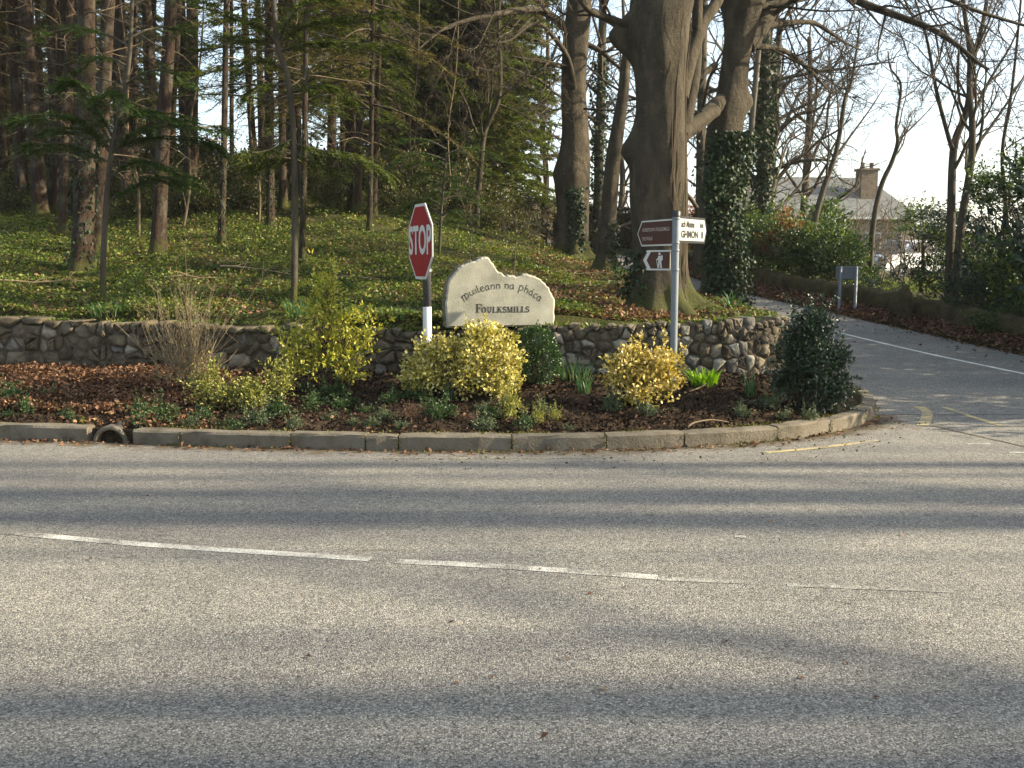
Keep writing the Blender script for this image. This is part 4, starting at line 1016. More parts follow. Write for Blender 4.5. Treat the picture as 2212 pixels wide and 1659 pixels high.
names = {0: ('bedding_plant', 'low mid-green leafy bedding plant in the flower bed', 'low green bedding plants'), 1: ('grey_leaf_plant', 'low grey-green rosette plant near the kerb', 'grey-green rosette plants'),
         2: ('heather_plant', 'low reddish heather clump in the flower bed', 'heather clumps'), 3: ('round_leaf_plant', 'low pale round-leaved plant in the flower bed', 'pale round-leaved plants'),
         4: ('ground_cover_plant', 'low spreading green ground cover along the bed', 'ground cover clumps'), 5: ('spurge_plant', 'small upright yellow-green plant at the bed front', 'yellow-green upright plants')}
for (u, v, k) in spots:
    q = QB(u, v); s_ = rng.uniform(.45, 1.0); nm, lab, gp = names[k]
    o_ = obj(nm, proto[k], None, None, (q.x, q.y, q.z - .015), (0, 0, rng.uniform(0, 6.28)), (s_, s_, s_*rng.uniform(.7, 1.3)*(1.5 if k == 5 else 1))); tag(o_, lab, 'plant', gp)
# sticks
def stick(label, pts, r, mname='drystem', name='fallen_stick'):
    tb = Tubes(); P_ = resample([tuple(p_) for p_ in pts], 4); tb.add(list(P_), list(np.linspace(r, r*.4, len(P_))), 6)
    return tag(obj(name, tb.build(name), M[mname]), label, 'stick')
a, b, c_, d_ = QB(1485, 928), QB(1500, 921), QB(1540, 917), QB(1582, 919)
stick('bent pale stick lying at the front of the bed', [a + Vector((0, 0, .015)), b + Vector((0, 0, .03)), c_ + Vector((0, 0, .04)), d_ + Vector((0, 0, .02))], .010)
a, b, c_ = QB(1478, 852), QB(1515, 842), QB(1545, 822)
stick('pale stick propped beside the lime green clump', [a + Vector((0, 0, .01)), b + Vector((0, 0, .03)), c_ + Vector((0, 0, .05))], .009)
a, b = QB(655, 806), QB(690, 798)
stick('short white stick below the lime-yellow shrub', [a + Vector((0, 0, .03)), (a + b)/2 + Vector((0, 0, .04)), b + Vector((0, 0, .04))], .012, 'white', 'white_stick')
a, b, c_ = QB(130, 800), QB(190, 790), QB(230, 770)
stick('thin dry stalk leaning on the left part of the wall', [a, b + Vector((0, -.1, .1)), Q(225, 725, 11.1)], .005)

# ------------------------------------------------------------------ leaf stuff on the ground
def scatter(name, label, P, L, W, mname, flat=.5, seed=0, cat='leaves', curl=.3):
    rng = np.random.default_rng(seed); n = len(P)
    D = unit(rng.normal(size=(n, 3))*np.array([1, 1, flat*.7])); U = unit(rng.normal(size=(n, 3))*flat + np.array([0, 0, 1]))
    V, F = leaf_arrays(P, D, U, rng.uniform(*L, n), rng.uniform(*W, n), curl)
    return tag(obj(name, np_mesh(name, V, F), M[mname]), label, cat, kind='stuff')
rng = np.random.default_rng(31)
# woodland carpet
n = 370000; yy = 11.35 + 30*rng.random(n)**1.6; half = yy*.56 + 1
xx = rng.uniform(-1, 1, n)*half
L_ = xl(yy)
keep = (xx < L_ - .35) & (yy > wall_y(xx) + .25) & ~((xx > 1.0) & (rng.random(n) < .55 + .2*np.sin(xx*3 + yy*2)))
pat = np.sin(1.3*xx + .7*yy) + np.sin(2.1*yy - 1.7*xx + 1) + .7*np.sin(3.7*xx + 2.9*yy)
keep &= rng.random(n) < np.clip(.85 + .35*pat, .12, 1)
xx, yy = xx[keep], yy[keep]; n = len(xx); hgt = np.clip(.05 + .045*np.sin(2.7*xx + 1.1*yy), .01, .13)
P = np.stack([xx, yy, H(xx, yy) + rng.random(n)*hgt*(1 + yy/40) + .005], 1)
sc = .55 + yy/32
Dv = unit(rng.normal(size=(n, 3))*np.array([1, 1, .5])); Uv = unit(rng.normal(size=(n, 3))*.55 + np.array([0, 0, 1]))
V, F = leaf_arrays(P, Dv, Uv, rng.uniform(.026, .062, n)*sc, rng.uniform(.018, .042, n)*sc, .2)
tag(obj('ivy_carpet', np_mesh('ivy_carpet', V, F), M['carpet']), 'green carpet of ivy and wild plants on the woodland floor', 'ground cover', kind='stuff')
# fallen leaves in the wood
n = 30000; yy = 11.4 + 22*rng.random(n)**1.5; xx = rng.uniform(-1, 1, n)*(yy*.55 + 1); xx = np.where(rng.random(n) < .45, rng.uniform(.4, 3.3, n), xx)
k = (xx < xl(yy) - .1) & (yy > wall_y(xx) + .2); xx, yy = xx[k], yy[k]
P = np.stack([xx, yy, H(xx, yy) + .01 + rng.random(len(xx))*.03], 1)
scatter('fallen_leaves', 'brown fallen leaves under the woodland trees', P, (.04, .085), (.025, .05), 'litter', .6, 32)
# leaves in the bed, thick at the left
n = 40000; xx = np.where(rng.random(n) < .62, -8.4 + 5.2*rng.random(n)**.8, rng.uniform(-3.5, 3.2, n)); t_ = rng.random(n)
left = np.clip((-2.2 - xx)/2.2, 0, 1)
ky = kerb_y(xx) + .16; wyy = wall_y(xx) - .05
t2 = np.where(rng.random(n) < left, .22 + .78*t_, t_); yy = ky + (wyy - ky)*t2
keep = rng.random(n) < np.clip(left*1.2 + .10 + .14*np.sin(xx*4 + yy*5), .02, 1)
xx, yy, left = xx[keep], yy[keep], left[keep]
P = np.stack([xx, yy, bed_z(xx, yy) + .008 + rng.random(len(xx))*(.02 + .05*left)], 1)
lm = left > .15
scatter('fallen_leaves', 'drift of russet beech leaves at the left of the bed', P[lm], (.03, .062), (.02, .04), 'litter', .65, 33)
scatter('fallen_leaves', 'scattered brown leaves on the bare soil of the bed', P[~lm], (.022, .06), (.014, .035), 'litter_dark', .6, 34)
# soil crumbs
n = 16000; xx = rng.uniform(-6, 3.3, n); ky = kerb_y(xx) + .15; yy = ky + (wall_y(xx) - ky)*rng.random(n)
P = np.stack([xx, yy, bed_z(xx, yy) + .004], 1)
scatter('soil_crumbs', 'crumbs of dark soil and bark on the bed', P, (.02, .055), (.015, .04), 'crumb', 1.2, 35, 'soil', .5)
# gutter leaves and moss crumbs
n = 420; s_ = rng.uniform(2.0, float(KSEG[-1]) - 2, n); PK = np.array([kpos(a) for a in s_]); NK = np.array([knor(a) for a in s_]); dd = -np.abs(rng.normal(size=n))*.09 - .015
PK = PK + NK*dd[:, None]; P = np.stack([PK[:, 0], PK[:, 1], road_z(PK[:, 1]) + .008], 1)
scatter('gutter_leaves', 'fallen leaves and debris lying along the kerb gutter', P, (.025, .065), (.018, .045), 'litter', .6, 36)
n = 260; xx = rng.uniform(-1.0, 4.4, n); yy = np.minimum(kerb_y(np.minimum(xx, 3.8)) - .05 - rng.random(n)**1.5*.9, 9.9); P = np.stack([xx, yy, road_z(yy) + .006], 1)
scatter('moss_crumbs', 'small moss and leaf crumbs on the road by the kerb', P, (.012, .04), (.01, .028), 'brackenish', .6, 37, 'debris')
n = 34; yy = rng.uniform(3.2, 8, n); xx = rng.uniform(-.5, .5, n)*yy; P = np.stack([xx, yy, np.full(n, .006)], 1)
scatter('road_leaves', 'few scattered leaves lying out on the road', P, (.02, .04), (.012, .022), 'litter', .4, 38)
# leaf strip beside the side road
n = 26000; yy = 9 + 22*rng.random(n)**1.3; off = np.where(rng.random(n) < .8, rng.random(n)*.85, -rng.random(n)**2*.9); xx = xr(yy) + off
P = np.stack([xx, yy, np.where(off > 0, H(xx, yy) + .01 + rng.random(n)*.05, road_z(yy) + .006)], 1)
keep = (off > -.05) | (rng.random(n) < .08); P = P[keep]
scatter('fallen_leaves', 'strip of brown leaves along the far edge of the side road', P, (.04, .085), (.03, .05), 'litter_dark', .6, 39)
# lawn beyond the low wall
n = 16000; yy = 22 + 22*rng.random(n); xx = xr(yy) + 2.0 + rng.random(n)*14; P = np.stack([xx, yy, H(xx, yy)], 1)
D = unit(rng.normal(size=(n, 3))*.5 + np.array([0, 0, 1])); U = rnd_dir(rng, n); V, F = leaf_arrays(P, D, U, rng.uniform(.05, .13, n), rng.uniform(.02, .04, n), 0)
tag(obj('lawn_grass', np_mesh('lawn_grass', V, F), M['lawn']), 'sunlit grass beyond the low roadside wall', 'grass', kind='stuff')

exec_trees = True
# ------------------------------------------------------------------ tree generators
def rot_about(d, ang, az, rng=None):
    d = Vector(d).normalized(); a = d.orthogonal().normalized(); a.rotate(Matrix.Rotation(az, 3, d)); v = d.copy(); v.rotate(Matrix.Rotation(ang, 3, a)); return v
def grow(tb, rnd, p, d, L, r, lvl, sp, r_end=None):
    n = sp['n'][lvl]; pts = [Vector(p)]; dv = Vector(d).normalized(); seg = L/(n - 1); w = sp['wander'][lvl]
    for i in range(n - 1):
        dv = (dv + Vector((rnd.gauss(0, w), rnd.gauss(0, w), rnd.gauss(0, w) + sp['up'][lvl]))).normalized(); pts.append(pts[-1] + dv*seg)
    re = r_end if r_end is not None else r*sp.get('taper', .35)
    rad = [r + (re - r)*i/(n - 1) for i in range(n)]
    tb[0 if lvl <= 1 else 1].add(pts, rad, sp['sides'][lvl])
    if lvl + 1 < len(sp['n']):
        kids = sp['kids'][lvl]
        for k in range(kids):
            t_ = sp['start'][lvl] + (1 - sp['start'][lvl])*(k + rnd.random())/kids; f = t_*(n - 1); i = min(int(f), n - 2); q = pts[i].lerp(pts[i+1], f - i)
            dd = (pts[i+1] - pts[i]).normalized(); ang = sp['ang'][lvl]*rnd.uniform(.65, 1.3)
            cd_ = rot_about(dd, ang, rnd.uniform(0, 6.283))
            rc = min(rad[i]*.75, r*sp['rr'][lvl]*rnd.uniform(.7, 1.1)); rc = max(rc, sp['rmin'])
            grow(tb, rnd, q, cd_, L*sp['lr'][lvl]*rnd.uniform(.6, 1.15)*(1.15 - .55*t_), rc, lvl + 1, sp)
BARE = dict(n=[9, 7, 5, 4, 3], wander=[.07, .16, .2, .22, .25], up=[.03, .05, .03, .02, .0], sides=[8, 6, 4, 3, 3], kids=[9, 7, 6, 5], start=[.35, .25, .2, .15], ang=[.75, .8, .8, .7], rr=[.45, .45, .45, .5], lr=[.45, .5, .45, .45], rmin=.0035, taper=.25)
def limb(tb, rnd, pts, r0, r1, kids=6, L=1.2, sp=None, lvl0=1, start=.25, kr=.4):
    P_ = resample([tuple(p_) for p_ in pts], 5); n = len(P_); rad = [r0 + (r1 - r0)*i/(n-1) for i in range(n)]
    tb[0].add([Vector(p_) for p_ in P_], rad, 8)
    for k in range(kids):
        t_ = start + (1 - start)*(k + rnd.random())/kids; i = min(int(t_*(n - 1)), n - 2); q = Vector(P_[i]); dd = (Vector(P_[i+1]) - q).normalized()
        grow(tb, rnd, q, rot_about(dd, rnd.uniform(.5, 1.1), rnd.uniform(0, 6.28)), L*rnd.uniform(.6, 1.2), max(rad[i]*kr, .006), lvl0, sp or SPB)
def loft(pts, radii, sides=26, burls=(), roots=(), seed=0, amp=.03, squash=None):
    """trunk skin through world points (relative to the first), rings horizontal; burls = (z, ang, amp, dz, da)"""
    P_ = resample([tuple(p_) for p_ in pts], 6); Rr = resample([(i, r) for i, r in enumerate(radii)], 6)[:, 1]; V = []; F = []; n = len(P_)
    rng = np.random.default_rng(seed); ph = rng.uniform(0, 6.28, 8)
    for i in range(n):
        x, y, z = P_[i]
        for j in range(sides):
            a = 2*math.pi*j/sides
            r = Rr[i]*(1 + amp*math.sin(3*a + ph[0] + z*.6) + amp*.7*math.sin(5*a + ph[1] - z*.9) + amp*.8*math.sin(2*a + z*2.1 + ph[2]) + amp*.4*math.sin(9*a + ph[3] + z))
            for (bz, ba, bA, dz, da) in burls:
                da_ = (a - ba + math.pi) % (2*math.pi) - math.pi; r += bA*math.exp(-((z - bz)/dz)**2 - (da_/da)**2)
            for (ra, rA, rl, rw) in roots:
                da_ = (a - ra + math.pi) % (2*math.pi) - math.pi; r += rA*math.exp(-max(z + .05, 0)/rl)*math.exp(-(da_/rw)**2)
            V.append((x + r*math.cos(a), y + r*math.sin(a), z))
    for i in range(n - 1):
        for j in range(sides): F.append((i*sides + j, i*sides + (j+1) % sides, (i+1)*sides + (j+1) % sides, (i+1)*sides + j))
    F.append(tuple(range((n-1)*sides, n*sides)))
    return pd_mesh('trunk', V, F, True), P_, Rr
def ivy_on(P_, Rr, z0, z1, n, rng, a0=0, a1=6.283, L=.07, W=.06, puff=.08):
    z = rng.uniform(z0, z1, n); x = np.interp(z, P_[:, 2], P_[:, 0]); y = np.interp(z, P_[:, 2], P_[:, 1]); r = np.interp(z, P_[:, 2], Rr)
    a = rng.uniform(a0, a1, n); rr = r*1.02 + rng.random(n)**1.5*puff*(1 + .5*np.sin(3*z + 2*a)); d = np.stack([np.cos(a), np.sin(a), np.zeros(n)], 1)
    P = np.stack([x, y, z], 1) + d*rr[:, None]
    D = unit(rng.normal(size=(n, 3))*.6 + np.array([0, 0, -.6]) + d*.3); U = unit(d + rng.normal(size=(n, 3))*.4)
    V, F = leaf_arrays(P, D, U, L*rng.uniform(.6, 1.2, n), W*rng.uniform(.6, 1.2, n), .15); return np_mesh('ivy', V, F)
def spray_arrays(rng, P, D, L, m, nl, nw, droop=.25):
    """flat needle sprays: m needles on each twig P + D*L"""
    n = len(P); t_ = np.tile(np.linspace(.05, 1, m), n); Pr = np.repeat(P, m, 0); Dr = np.repeat(D, m, 0); Lr = np.repeat(L, m)[:, None]
    pos = Pr + Dr*Lr*t_[:, None] - np.array([0, 0, 1.])*Lr*droop*(t_**2)[:, None]
    side = unit(np.cross(Dr, np.array([[0, 0, 1.]])) + rng.normal(size=(n*m, 3))*.25); sg = np.where(np.arange(n*m) % 2 == 0, 1, -1)[:, None]
    nd = unit(side*sg + Dr*.75 + rng.normal(size=(n*m, 3))*.25 + np.array([0, 0, -.15])); k = n*m
    ln = nl*(1.1 - .55*t_)*rng.uniform(.7, 1.2, k); pw = unit(np.cross(nd, np.array([[0, 0, 1.]]) + rng.normal(size=(k, 3))*.3))*nw
    V = np.stack([pos - pw*.5, pos + pw*.5, pos + nd*ln[:, None]], 1).reshape(-1, 3); return V, np.arange(k*3).reshape(-1, 3)
def conifer_crown(seed, z0, z1, rad, nb, per, m, nl, nw, mname, droop=.35, low=False, shape=1.0):
    rng = np.random.default_rng(seed); PP = []; DD = []; LL = []; tb = Tubes()
    for i in range(nb):
        f = (i + rng.random())/nb; z = z0 + (z1 - z0)*f; az = rng.uniform(0, 6.283); ln = rad*(1 - f*shape*.85)*rng.uniform(.6, 1.15)
        d = np.array([math.cos(az), math.sin(az), rng.uniform(-.15, .25)]); side = np.array([-math.sin(az), math.cos(az), 0])
        tt_ = np.linspace(0, 1, 6); bp = np.array([0, 0, z]) + d*(ln*tt_)[:, None] - np.array([0, 0, 1])*(ln*droop*tt_**2)[:, None]; tb.add(list(bp), list(np.linspace(.022, .006, 6)), 4)
        t_ = .15 + .85*rng.random(per)**.7; q = np.stack([np.interp(t_, tt_, bp[:, k]) for k in range(3)], 1)
        sd = np.where(rng.random(per) < .5, 1, -1)
        PP.append(q); DD.append(unit(d*.8 + side*sd[:, None]*rng.uniform(.3, 1.1, per)[:, None] + rng.normal(size=(per, 3))*.2)); LL.append(rng.uniform(.22, .55, per)*(1.2 - .5*t_))
    P, D, L = np.concatenate(PP), np.concatenate(DD), np.concatenate(LL)
    V, F = spray_arrays(rng, P, D, L, m, nl, nw)
    me = np_mesh('crown', V, F); me.materials.append(M[mname]); bme = tb.build('limbs'); bme.materials.append(M['twig']); return me, bme
def trunk_mesh(seed, h, r=.2):
    rng = np.random.default_rng(seed); hs = np.array([-.3, 0, .12, .3, .7, 1.4, 2.4, 3.6, 5, 6.5, 8.2, 10, 12.5, h]); ph = rng.uniform(0, 6.28, 6); s = 14; V = []; F = []
    for z in hs:
        rr = r*(1.0 - .72*z/h)*(1 + .55*math.exp(-max(z, 0)/.22)); cx2 = .05*math.sin(z*.55 + ph[0]) - .05*math.sin(ph[0]); cy2 = .05*math.sin(z*.45 + ph[1]) - .05*math.sin(ph[1])
        for j in range(s):
            a = 2*math.pi*j/s; q = rr*(1 + .05*math.sin(3*a + ph[2] + z) + .04*math.sin(5*a + ph[3] - z*1.3)); V.append((cx2 + q*math.cos(a), cy2 + q*math.sin(a), z))
    for i in range(len(hs) - 1):
        for j in range(s): F.append((i*s + j, i*s + (j+1) % s, (i+1)*s + (j+1) % s, (i+1)*s + j))
    me = pd_mesh('trunk', V, F, True); me.materials.append(M['bark_conifer']); return me
def dead_mesh(seed, z0, z1, n, Lmax):
    rnd = random.Random(seed); tb = Tubes()
    for i in range(n):
        z = rnd.uniform(z0, z1); az = rnd.uniform(0, 6.283); L = Lmax*rnd.uniform(.25, 1); d = Vector((math.cos(az), math.sin(az), rnd.uniform(-.25, .45))).normalized(); p = Vector((0, 0, z)); pts = [p]
        for k in range(6): d = (d + Vector((rnd.gauss(0, .13), rnd.gauss(0, .13), rnd.gauss(-.04, .10)))).normalized(); pts.append(pts[-1] + d*L/6)
        tb.add(pts, [.013 - .0018*k for k in range(7)], 4)
        for b in range(rnd.randint(2, 6)):
            k = rnd.randint(1, 5); q = pts[k]; d2 = rot_about(pts[k+1] - q, rnd.uniform(.5, 1.1), rnd.uniform(0, 6.28)); l2 = L*rnd.uniform(.12, .4)
            d3 = (d2 + Vector((rnd.gauss(0, .3), rnd.gauss(0, .3), rnd.gauss(-.1, .2)))).normalized(); tb.add([q, q + d2*l2*.5, q + d2*l2*.5 + d3*l2*.5], [.006, .004, .0025], 3)
    me = tb.build('dead_branches'); me.materials.append(M['deadwood']); return me

# prototypes shared by the conifers of the wood
TR = [trunk_mesh(40 + i, 17) for i in range(4)]
DEAD = [dead_mesh(50 + i, 1.4, 9, 34, 1.7) for i in range(4)]
CR_HIGH = [conifer_crown(60 + i, 8.0, 18, 2.5, 90, 28, 12, .13, .032, 'needle') for i in range(3)]
CR_LOW = [conifer_crown(70 + i, 2.4, 14, 2.3, 120, 30, 12, .12, .028, ('needle', 'needle_brown', 'needle')[i]) for i in range(3)]
CR_FULL = [conifer_crown(80 + i, .8, 15, 3.2, 150, 40, 12, .19, .055, ('needle', 'needle_brown', 'needle')[i], .3) for i in range(3)]
rng = np.random.default_rng(77)
IVY_BASE = []
for i in range(2):
    z_ = np.array([-.1, 0, .3, .8, 1.8]); P_ = np.stack([z_*0, z_*0, z_], 1); me = ivy_on(P_, np.array([.3, .3, .24, .2, .2]), 0, 1.5 + i*.5, 420, rng, L=.07, W=.06, puff=.10)
    me.materials.append(M['ivy']); IVY_BASE.append(me)
rc = random.Random(3)
def conifer(pos, dia, label, group=None, lean=None, crown='high', ivy=False, dead=True, name='conifer_tree', hs=1.0, nodead=False):
    rot = (0, 0, 0)
    t_ = thing(name, label, 'tree', pos, group); az = rc.uniform(0, 6.28)
    if lean is not None: t_.rotation_euler = lean.to_track_quat('Z', 'Y').to_euler()
    s = dia/.4; obj('trunk', rc.choice(TR), None, t_, rot=(0, 0, az), scl=(s, s, hs))
    if dead: obj('dead_branches', rc.choice(DEAD), None, t_, rot=(0, 0, rc.uniform(0, 6.28)), scl=(1, 1, hs))
    if crown:
        c_, l_ = rc.choice({'high': CR_HIGH, 'low': CR_LOW, 'full': CR_FULL}[crown]); r_ = (0, 0, rc.uniform(0, 6.28)); q = rc.uniform(.85, 1.15)
        co = obj('crown', c_, None, t_, rot=r_, scl=(q, q, hs)); obj('limbs', l_, None, co)
    if ivy:
        obj('ivy', rc.choice(IVY_BASE), None, t_, rot=(0, 0, rc.uniform(0, 6.28)), scl=(s*.95, s*.95, rc.uniform(.7, 1.2)))
    return t_
# the near trunks one can tell apart: u_base, v_base, width, u at the top of the frame, crown, ivy, label
NEAR = [
 (8, 385, 20, 8, 'high', 0, 'conifer trunk at the extreme left edge of the wood'),
 (44, 372, 22, 36, 'high', 0, 'straight brown conifer trunk second from the left edge'),
 (114, 463, 18, 134, 'high', 0, 'slim conifer trunk standing left of the thick grey one'),
 (136, 505, 17, 151, 'high', 0, 'brown conifer trunk close against the left of the thick grey one'),
 (178, 585, 44, 192, 'high', 1, 'thickest grey conifer trunk at the left of the wood'),
 (212, 548, 31, 234, 'high', 0, 'sunlit reddish conifer trunk just right of the thick grey one'),
 (340, 556, 30, 370, 'high', 0, 'isolated thick conifer trunk with a sunlit right side'),
 (364, 440, 14, 388, 'high', 0, 'thin conifer trunk hidden behind the isolated thick one'),
 (275, 400, 15, 284, 'high', 0, 'shaded conifer trunk between the reddish and the isolated trunks'),
 (318, 400, 15, 334, 'high', 0, 'slim shaded conifer trunk just left of the isolated thick one'),
 (478, 528, 14, 492, 'high', 1, 'slim conifer trunk standing against the gap of sky'),
 (500, 420, 10, 498, None, 0, 'very thin conifer trunk in the gap of sky'),
 (584, 494, 17, 578, 'low', 1, 'ivy-footed conifer trunk right of the gap of sky'),
 (612, 450, 17, 606, 'low', 0, 'brown conifer trunk right of the ivy-footed one'),
 (652, 572, 11, 662, None, 1, 'slim sunlit trunk with ivy right of the slim dark trunk'),
 (713, 432, 20, 727, 'low', 0, 'reddish conifer trunk deep behind the lime-yellow shrub'),
 (771, 460, 18, 780, 'low', 0, 'dark conifer trunk left of the sunlit pair'),
 (799, 496, 11, 804, 'low', 1, 'left trunk of the sunlit slender pair with ivy foot'),
 (808, 464, 11, 821, None, 0, 'right trunk of the sunlit slender pair'),
]
for (u, v, w, ut, cr, iv, lab) in NEAR:
    p = QG(u, v); tp = Q(ut, 0, p.y); conifer(p, max(w/FQ*p.y, .09), lab, 'conifers of the wood', (tp - p).normalized(), cr, bool(iv))
# trunks deeper in the wood
rb = random.Random(12); placed = []
far_lab = ['slim conifer trunk deep in the shaded left of the wood', 'slim conifer trunk deep in the shaded middle of the wood', 'tall bushy conifer filling the back of the wood']
def sector(x, y): return 1106 + x/y*FQ
cnt = 0
while cnt < 64:
    y = rb.uniform(22, 46); u = rb.uniform(-260, 860); x = (u - 1106)/FQ*y
    if 455 < u < 560 or any((x - a)**2 + (y - b)**2 < 1.8 for a, b in placed): continue
    placed.append((x, y)); cnt += 1; left_ = u < 460; near_gap = abs(u - 510) < 45 + 2.4/y*FQ
    conifer((x, y, h1(x, y)), rb.uniform(.18, .34), far_lab[0] if left_ else far_lab[1], 'shaded trunks at the left' if left_ else 'shaded trunks in the middle', Vector((rb.gauss(0, .02), rb.gauss(0, .02), 1)), None if near_gap else ('high' if left_ and rb.random() < .75 else 'low'))
cnt = 0
while cnt < 34:
    y = rb.uniform(44, 72); u = rb.uniform(-420, 1010); x = (u - 1106)/FQ*y
    if abs(u - 508) < 34 + 3.0/y*FQ or abs(u - 745) < 8 + 2.6/y*FQ or any((x - a)**2 + (y - b)**2 < 3.5 for a, b in placed): continue
    placed.append((x, y)); cnt += 1
    conifer((x, y, h1(x, y)), rb.uniform(.25, .4), far_lab[2], 'bushy conifers at the back', None, 'full', dead=False, hs=rb.uniform(.9, 1.25))
# young trees with spreading low branches, close to the wall
def young(label, u, v, path, r0, zlo, zhi, nb, rad, seed, mname='needle_fresh', sector_=None, boughs=()):
    p = QG(u, v); rng = np.random.default_rng(seed); t_ = thing('young_conifer', label, 'tree', p, 'young conifers near the wall')
    pts_ = [Vector((0, 0, -.1))] + [Q(a, b, p.y) - p for a, b in path]; P_ = resample([tuple(q) for q in pts_], 6); tb = Tubes(); tb.add(list(P_), list(np.linspace(r0, r0*.5, len(P_))), 10)
    obj('trunk', tb.build('trunk'), M['bark_grey'], t_)
    PP = []; DD = []; LL = []; tb = Tubes()
    for i in range(nb):
        z = zlo + (zhi - zlo)*(i + rng.random())/nb; c_ = np.array([np.interp(z, P_[:, 2], P_[:, 0]), np.interp(z, P_[:, 2], P_[:, 1]), z])
        az = rng.uniform(0, 6.283) if sector_ is None else rng.choice([0, math.pi]) + rng.normal()*.7
        ln = rad*rng.uniform(.5, 1.1); d = np.array([math.cos(az), math.sin(az)*.8, rng.uniform(0, .3)]); side = np.array([-math.sin(az), math.cos(az), 0]); tt_ = np.linspace(0, 1, 7)
        bp = c_ + d*(ln*tt_)[:, None] + np.array([0, 0, 1])*(ln*(.12*np.sin(tt_*3.1) - .28*tt_**2))[:, None]; tb.add(list(bp), list(np.linspace(.018, .004, 7)), 5)
        per = int(26*ln/rad) + 8; tq = .12 + .88*rng.random(per); q = np.stack([np.interp(tq, tt_, bp[:, k]) for k in range(3)], 1); sd = np.where(rng.random(per) < .5, 1, -1)
        PP.append(q); DD.append(unit(d*.8 + side*sd[:, None]*rng.uniform(.3, 1.0, per)[:, None] + rng.normal(size=(per, 3))*.12)); LL.append(rng.uniform(.15, .5, per)*(1.25 - .7*tq))
    for bq in boughs:
        for rep_ in range(2):
            oy = rng.normal(size=2)*.25; npt = len(bq)
            bp = resample([tuple(Q(a, b, p.y + oy[rep_]*(k_/(npt - 1))) - p + Vector((0, 0, rep_*.06*k_/(npt - 1)))) for k_, (a, b) in enumerate(bq)], 5); n_ = len(bp); tb.add(list(bp), list(np.linspace(.016, .004, n_)), 5)
            ln = float(np.linalg.norm(np.diff(bp, axis=0), axis=1).sum()); per = int(ln*48); tq = .08 + .92*rng.random(per); ti = np.linspace(0, 1, n_)
            q = np.stack([np.interp(tq, ti, bp[:, k]) for k in range(3)], 1); dv = unit(np.stack([np.interp(tq, ti, np.gradient(bp[:, k])) for k in range(3)], 1)); side = unit(np.cross(dv, np.array([[0, 0, 1.]])))
            sd = np.where(rng.random(per) < .5, 1, -1)[:, None]; PP.append(q); DD.append(unit(dv*.8 + side*sd*rng.uniform(.2, 1.0, per)[:, None] + rng.normal(size=(per, 3))*.15)); LL.append(rng.uniform(.12, .38, per)*(1.25 - .6*tq))
    V, F = spray_arrays(rng, np.concatenate(PP), np.concatenate(DD), np.concatenate(LL), 18, .065, .017, .3)
    co = obj('crown', np_mesh('crown', V, F), M[mname], t_); obj('limbs', tb.build('limbs'), M['bark_grey'], co); return t_
young('slender young conifer with spreading green boughs at the left', 222, 655, [(222, 600), (230, 430), (242, 320), (262, 230), (280, 120), (290, -120)], .04, 2.6, 3.6, 5, 1.3, 91, boughs=[[(238, 330), (300, 285), (380, 270), (490, 288)], [(240, 320), (330, 300), (430, 305), (475, 325)], [(238, 320), (180, 268), (110, 255), (25, 265)], [(245, 300), (200, 215), (160, 182), (125, 195)], [(240, 310), (205, 240), (240, 205), (285, 235)], [(235, 350), (150, 320), (60, 325)], [(240, 380), (300, 350), (370, 370), (420, 395)], [(245, 290), (290, 250), (340, 250), (410, 262)], [(238, 330), (190, 285), (90, 290)], [(240, 430), (330, 390), (400, 405)]])
young('slim dark young conifer left of the lime-yellow shrub', 634, 665, [(637, 500), (634, 300), (622, 170), (598, 90), (590, -60), (588, -300)], .045, 4.2, 6.0, 6, 1.6, 92, 'needle', boughs=[[(598, 95), (560, 60), (500, 38), (450, 18)], [(600, 95), (660, 58), (740, 46), (860, 36)], [(605, 110), (680, 95), (760, 100), (860, 108)], [(600, 90), (640, 22), (720, -5)], [(615, 150), (560, 130), (515, 152)], [(632, 300), (580, 330), (515, 345)], [(634, 310), (700, 330), (770, 342), (840, 385)], [(634, 330), (690, 360), (745, 378)], [(625, 200), (700, 190), (770, 218)], [(622, 180), (560, 192), (528, 218)], [(600, 92), (540, 90), (470, 80)], [(634, 345), (590, 352), (540, 372)]])
young('small green young conifer right of the STOP sign', 948, 560, [(952, 480), (958, 400), (965, 330)], .03, .5, 1.9, 16, .9, 93)
young('leaning young conifer deeper behind the STOP sign', 1008, 470, [(1010, 420), (1012, 380), (1016, 330)], .03, .3, 2.2, 16, 1.1, 94)

# ------------------------------------------------------------------ the big beeches
def beech(label, Yd, prof, burls=(), roots=(), seed=1, sides=30, group='old beech trees', mbark='bark_beech', top=8, name='beech_tree', base=None):
    """prof: (u_left, u_right, v) silhouette rows from the ground upwards"""
    rnd = random.Random(seed); cs = [Q((a + b)/2, v, Yd) for a, b, v in prof]; rr = [(b - a)/2/FQ*Yd for a, b, v in prof]
    gzz = h1(cs[0].x, Yd) if base is None else base
    org = Vector((cs[0].x, Yd, gzz)); pts_ = [c_ - org for c_ in cs]; pts_.insert(0, Vector((pts_[0].x, 0, -.35))); rr.insert(0, rr[0]*1.1)
    t_ = thing(name, label, 'tree', org, group); me, P_, Rr = loft(pts_, rr, sides, burls, roots, seed); obj('trunk', me, M[mbark], t_)
    return t_, P_, Rr, rnd, org
SPB = dict(BARE); SPB['kids'] = [9, 5, 4, 4]; SPB['up'] = [.02, .03, .01, .0, 0]
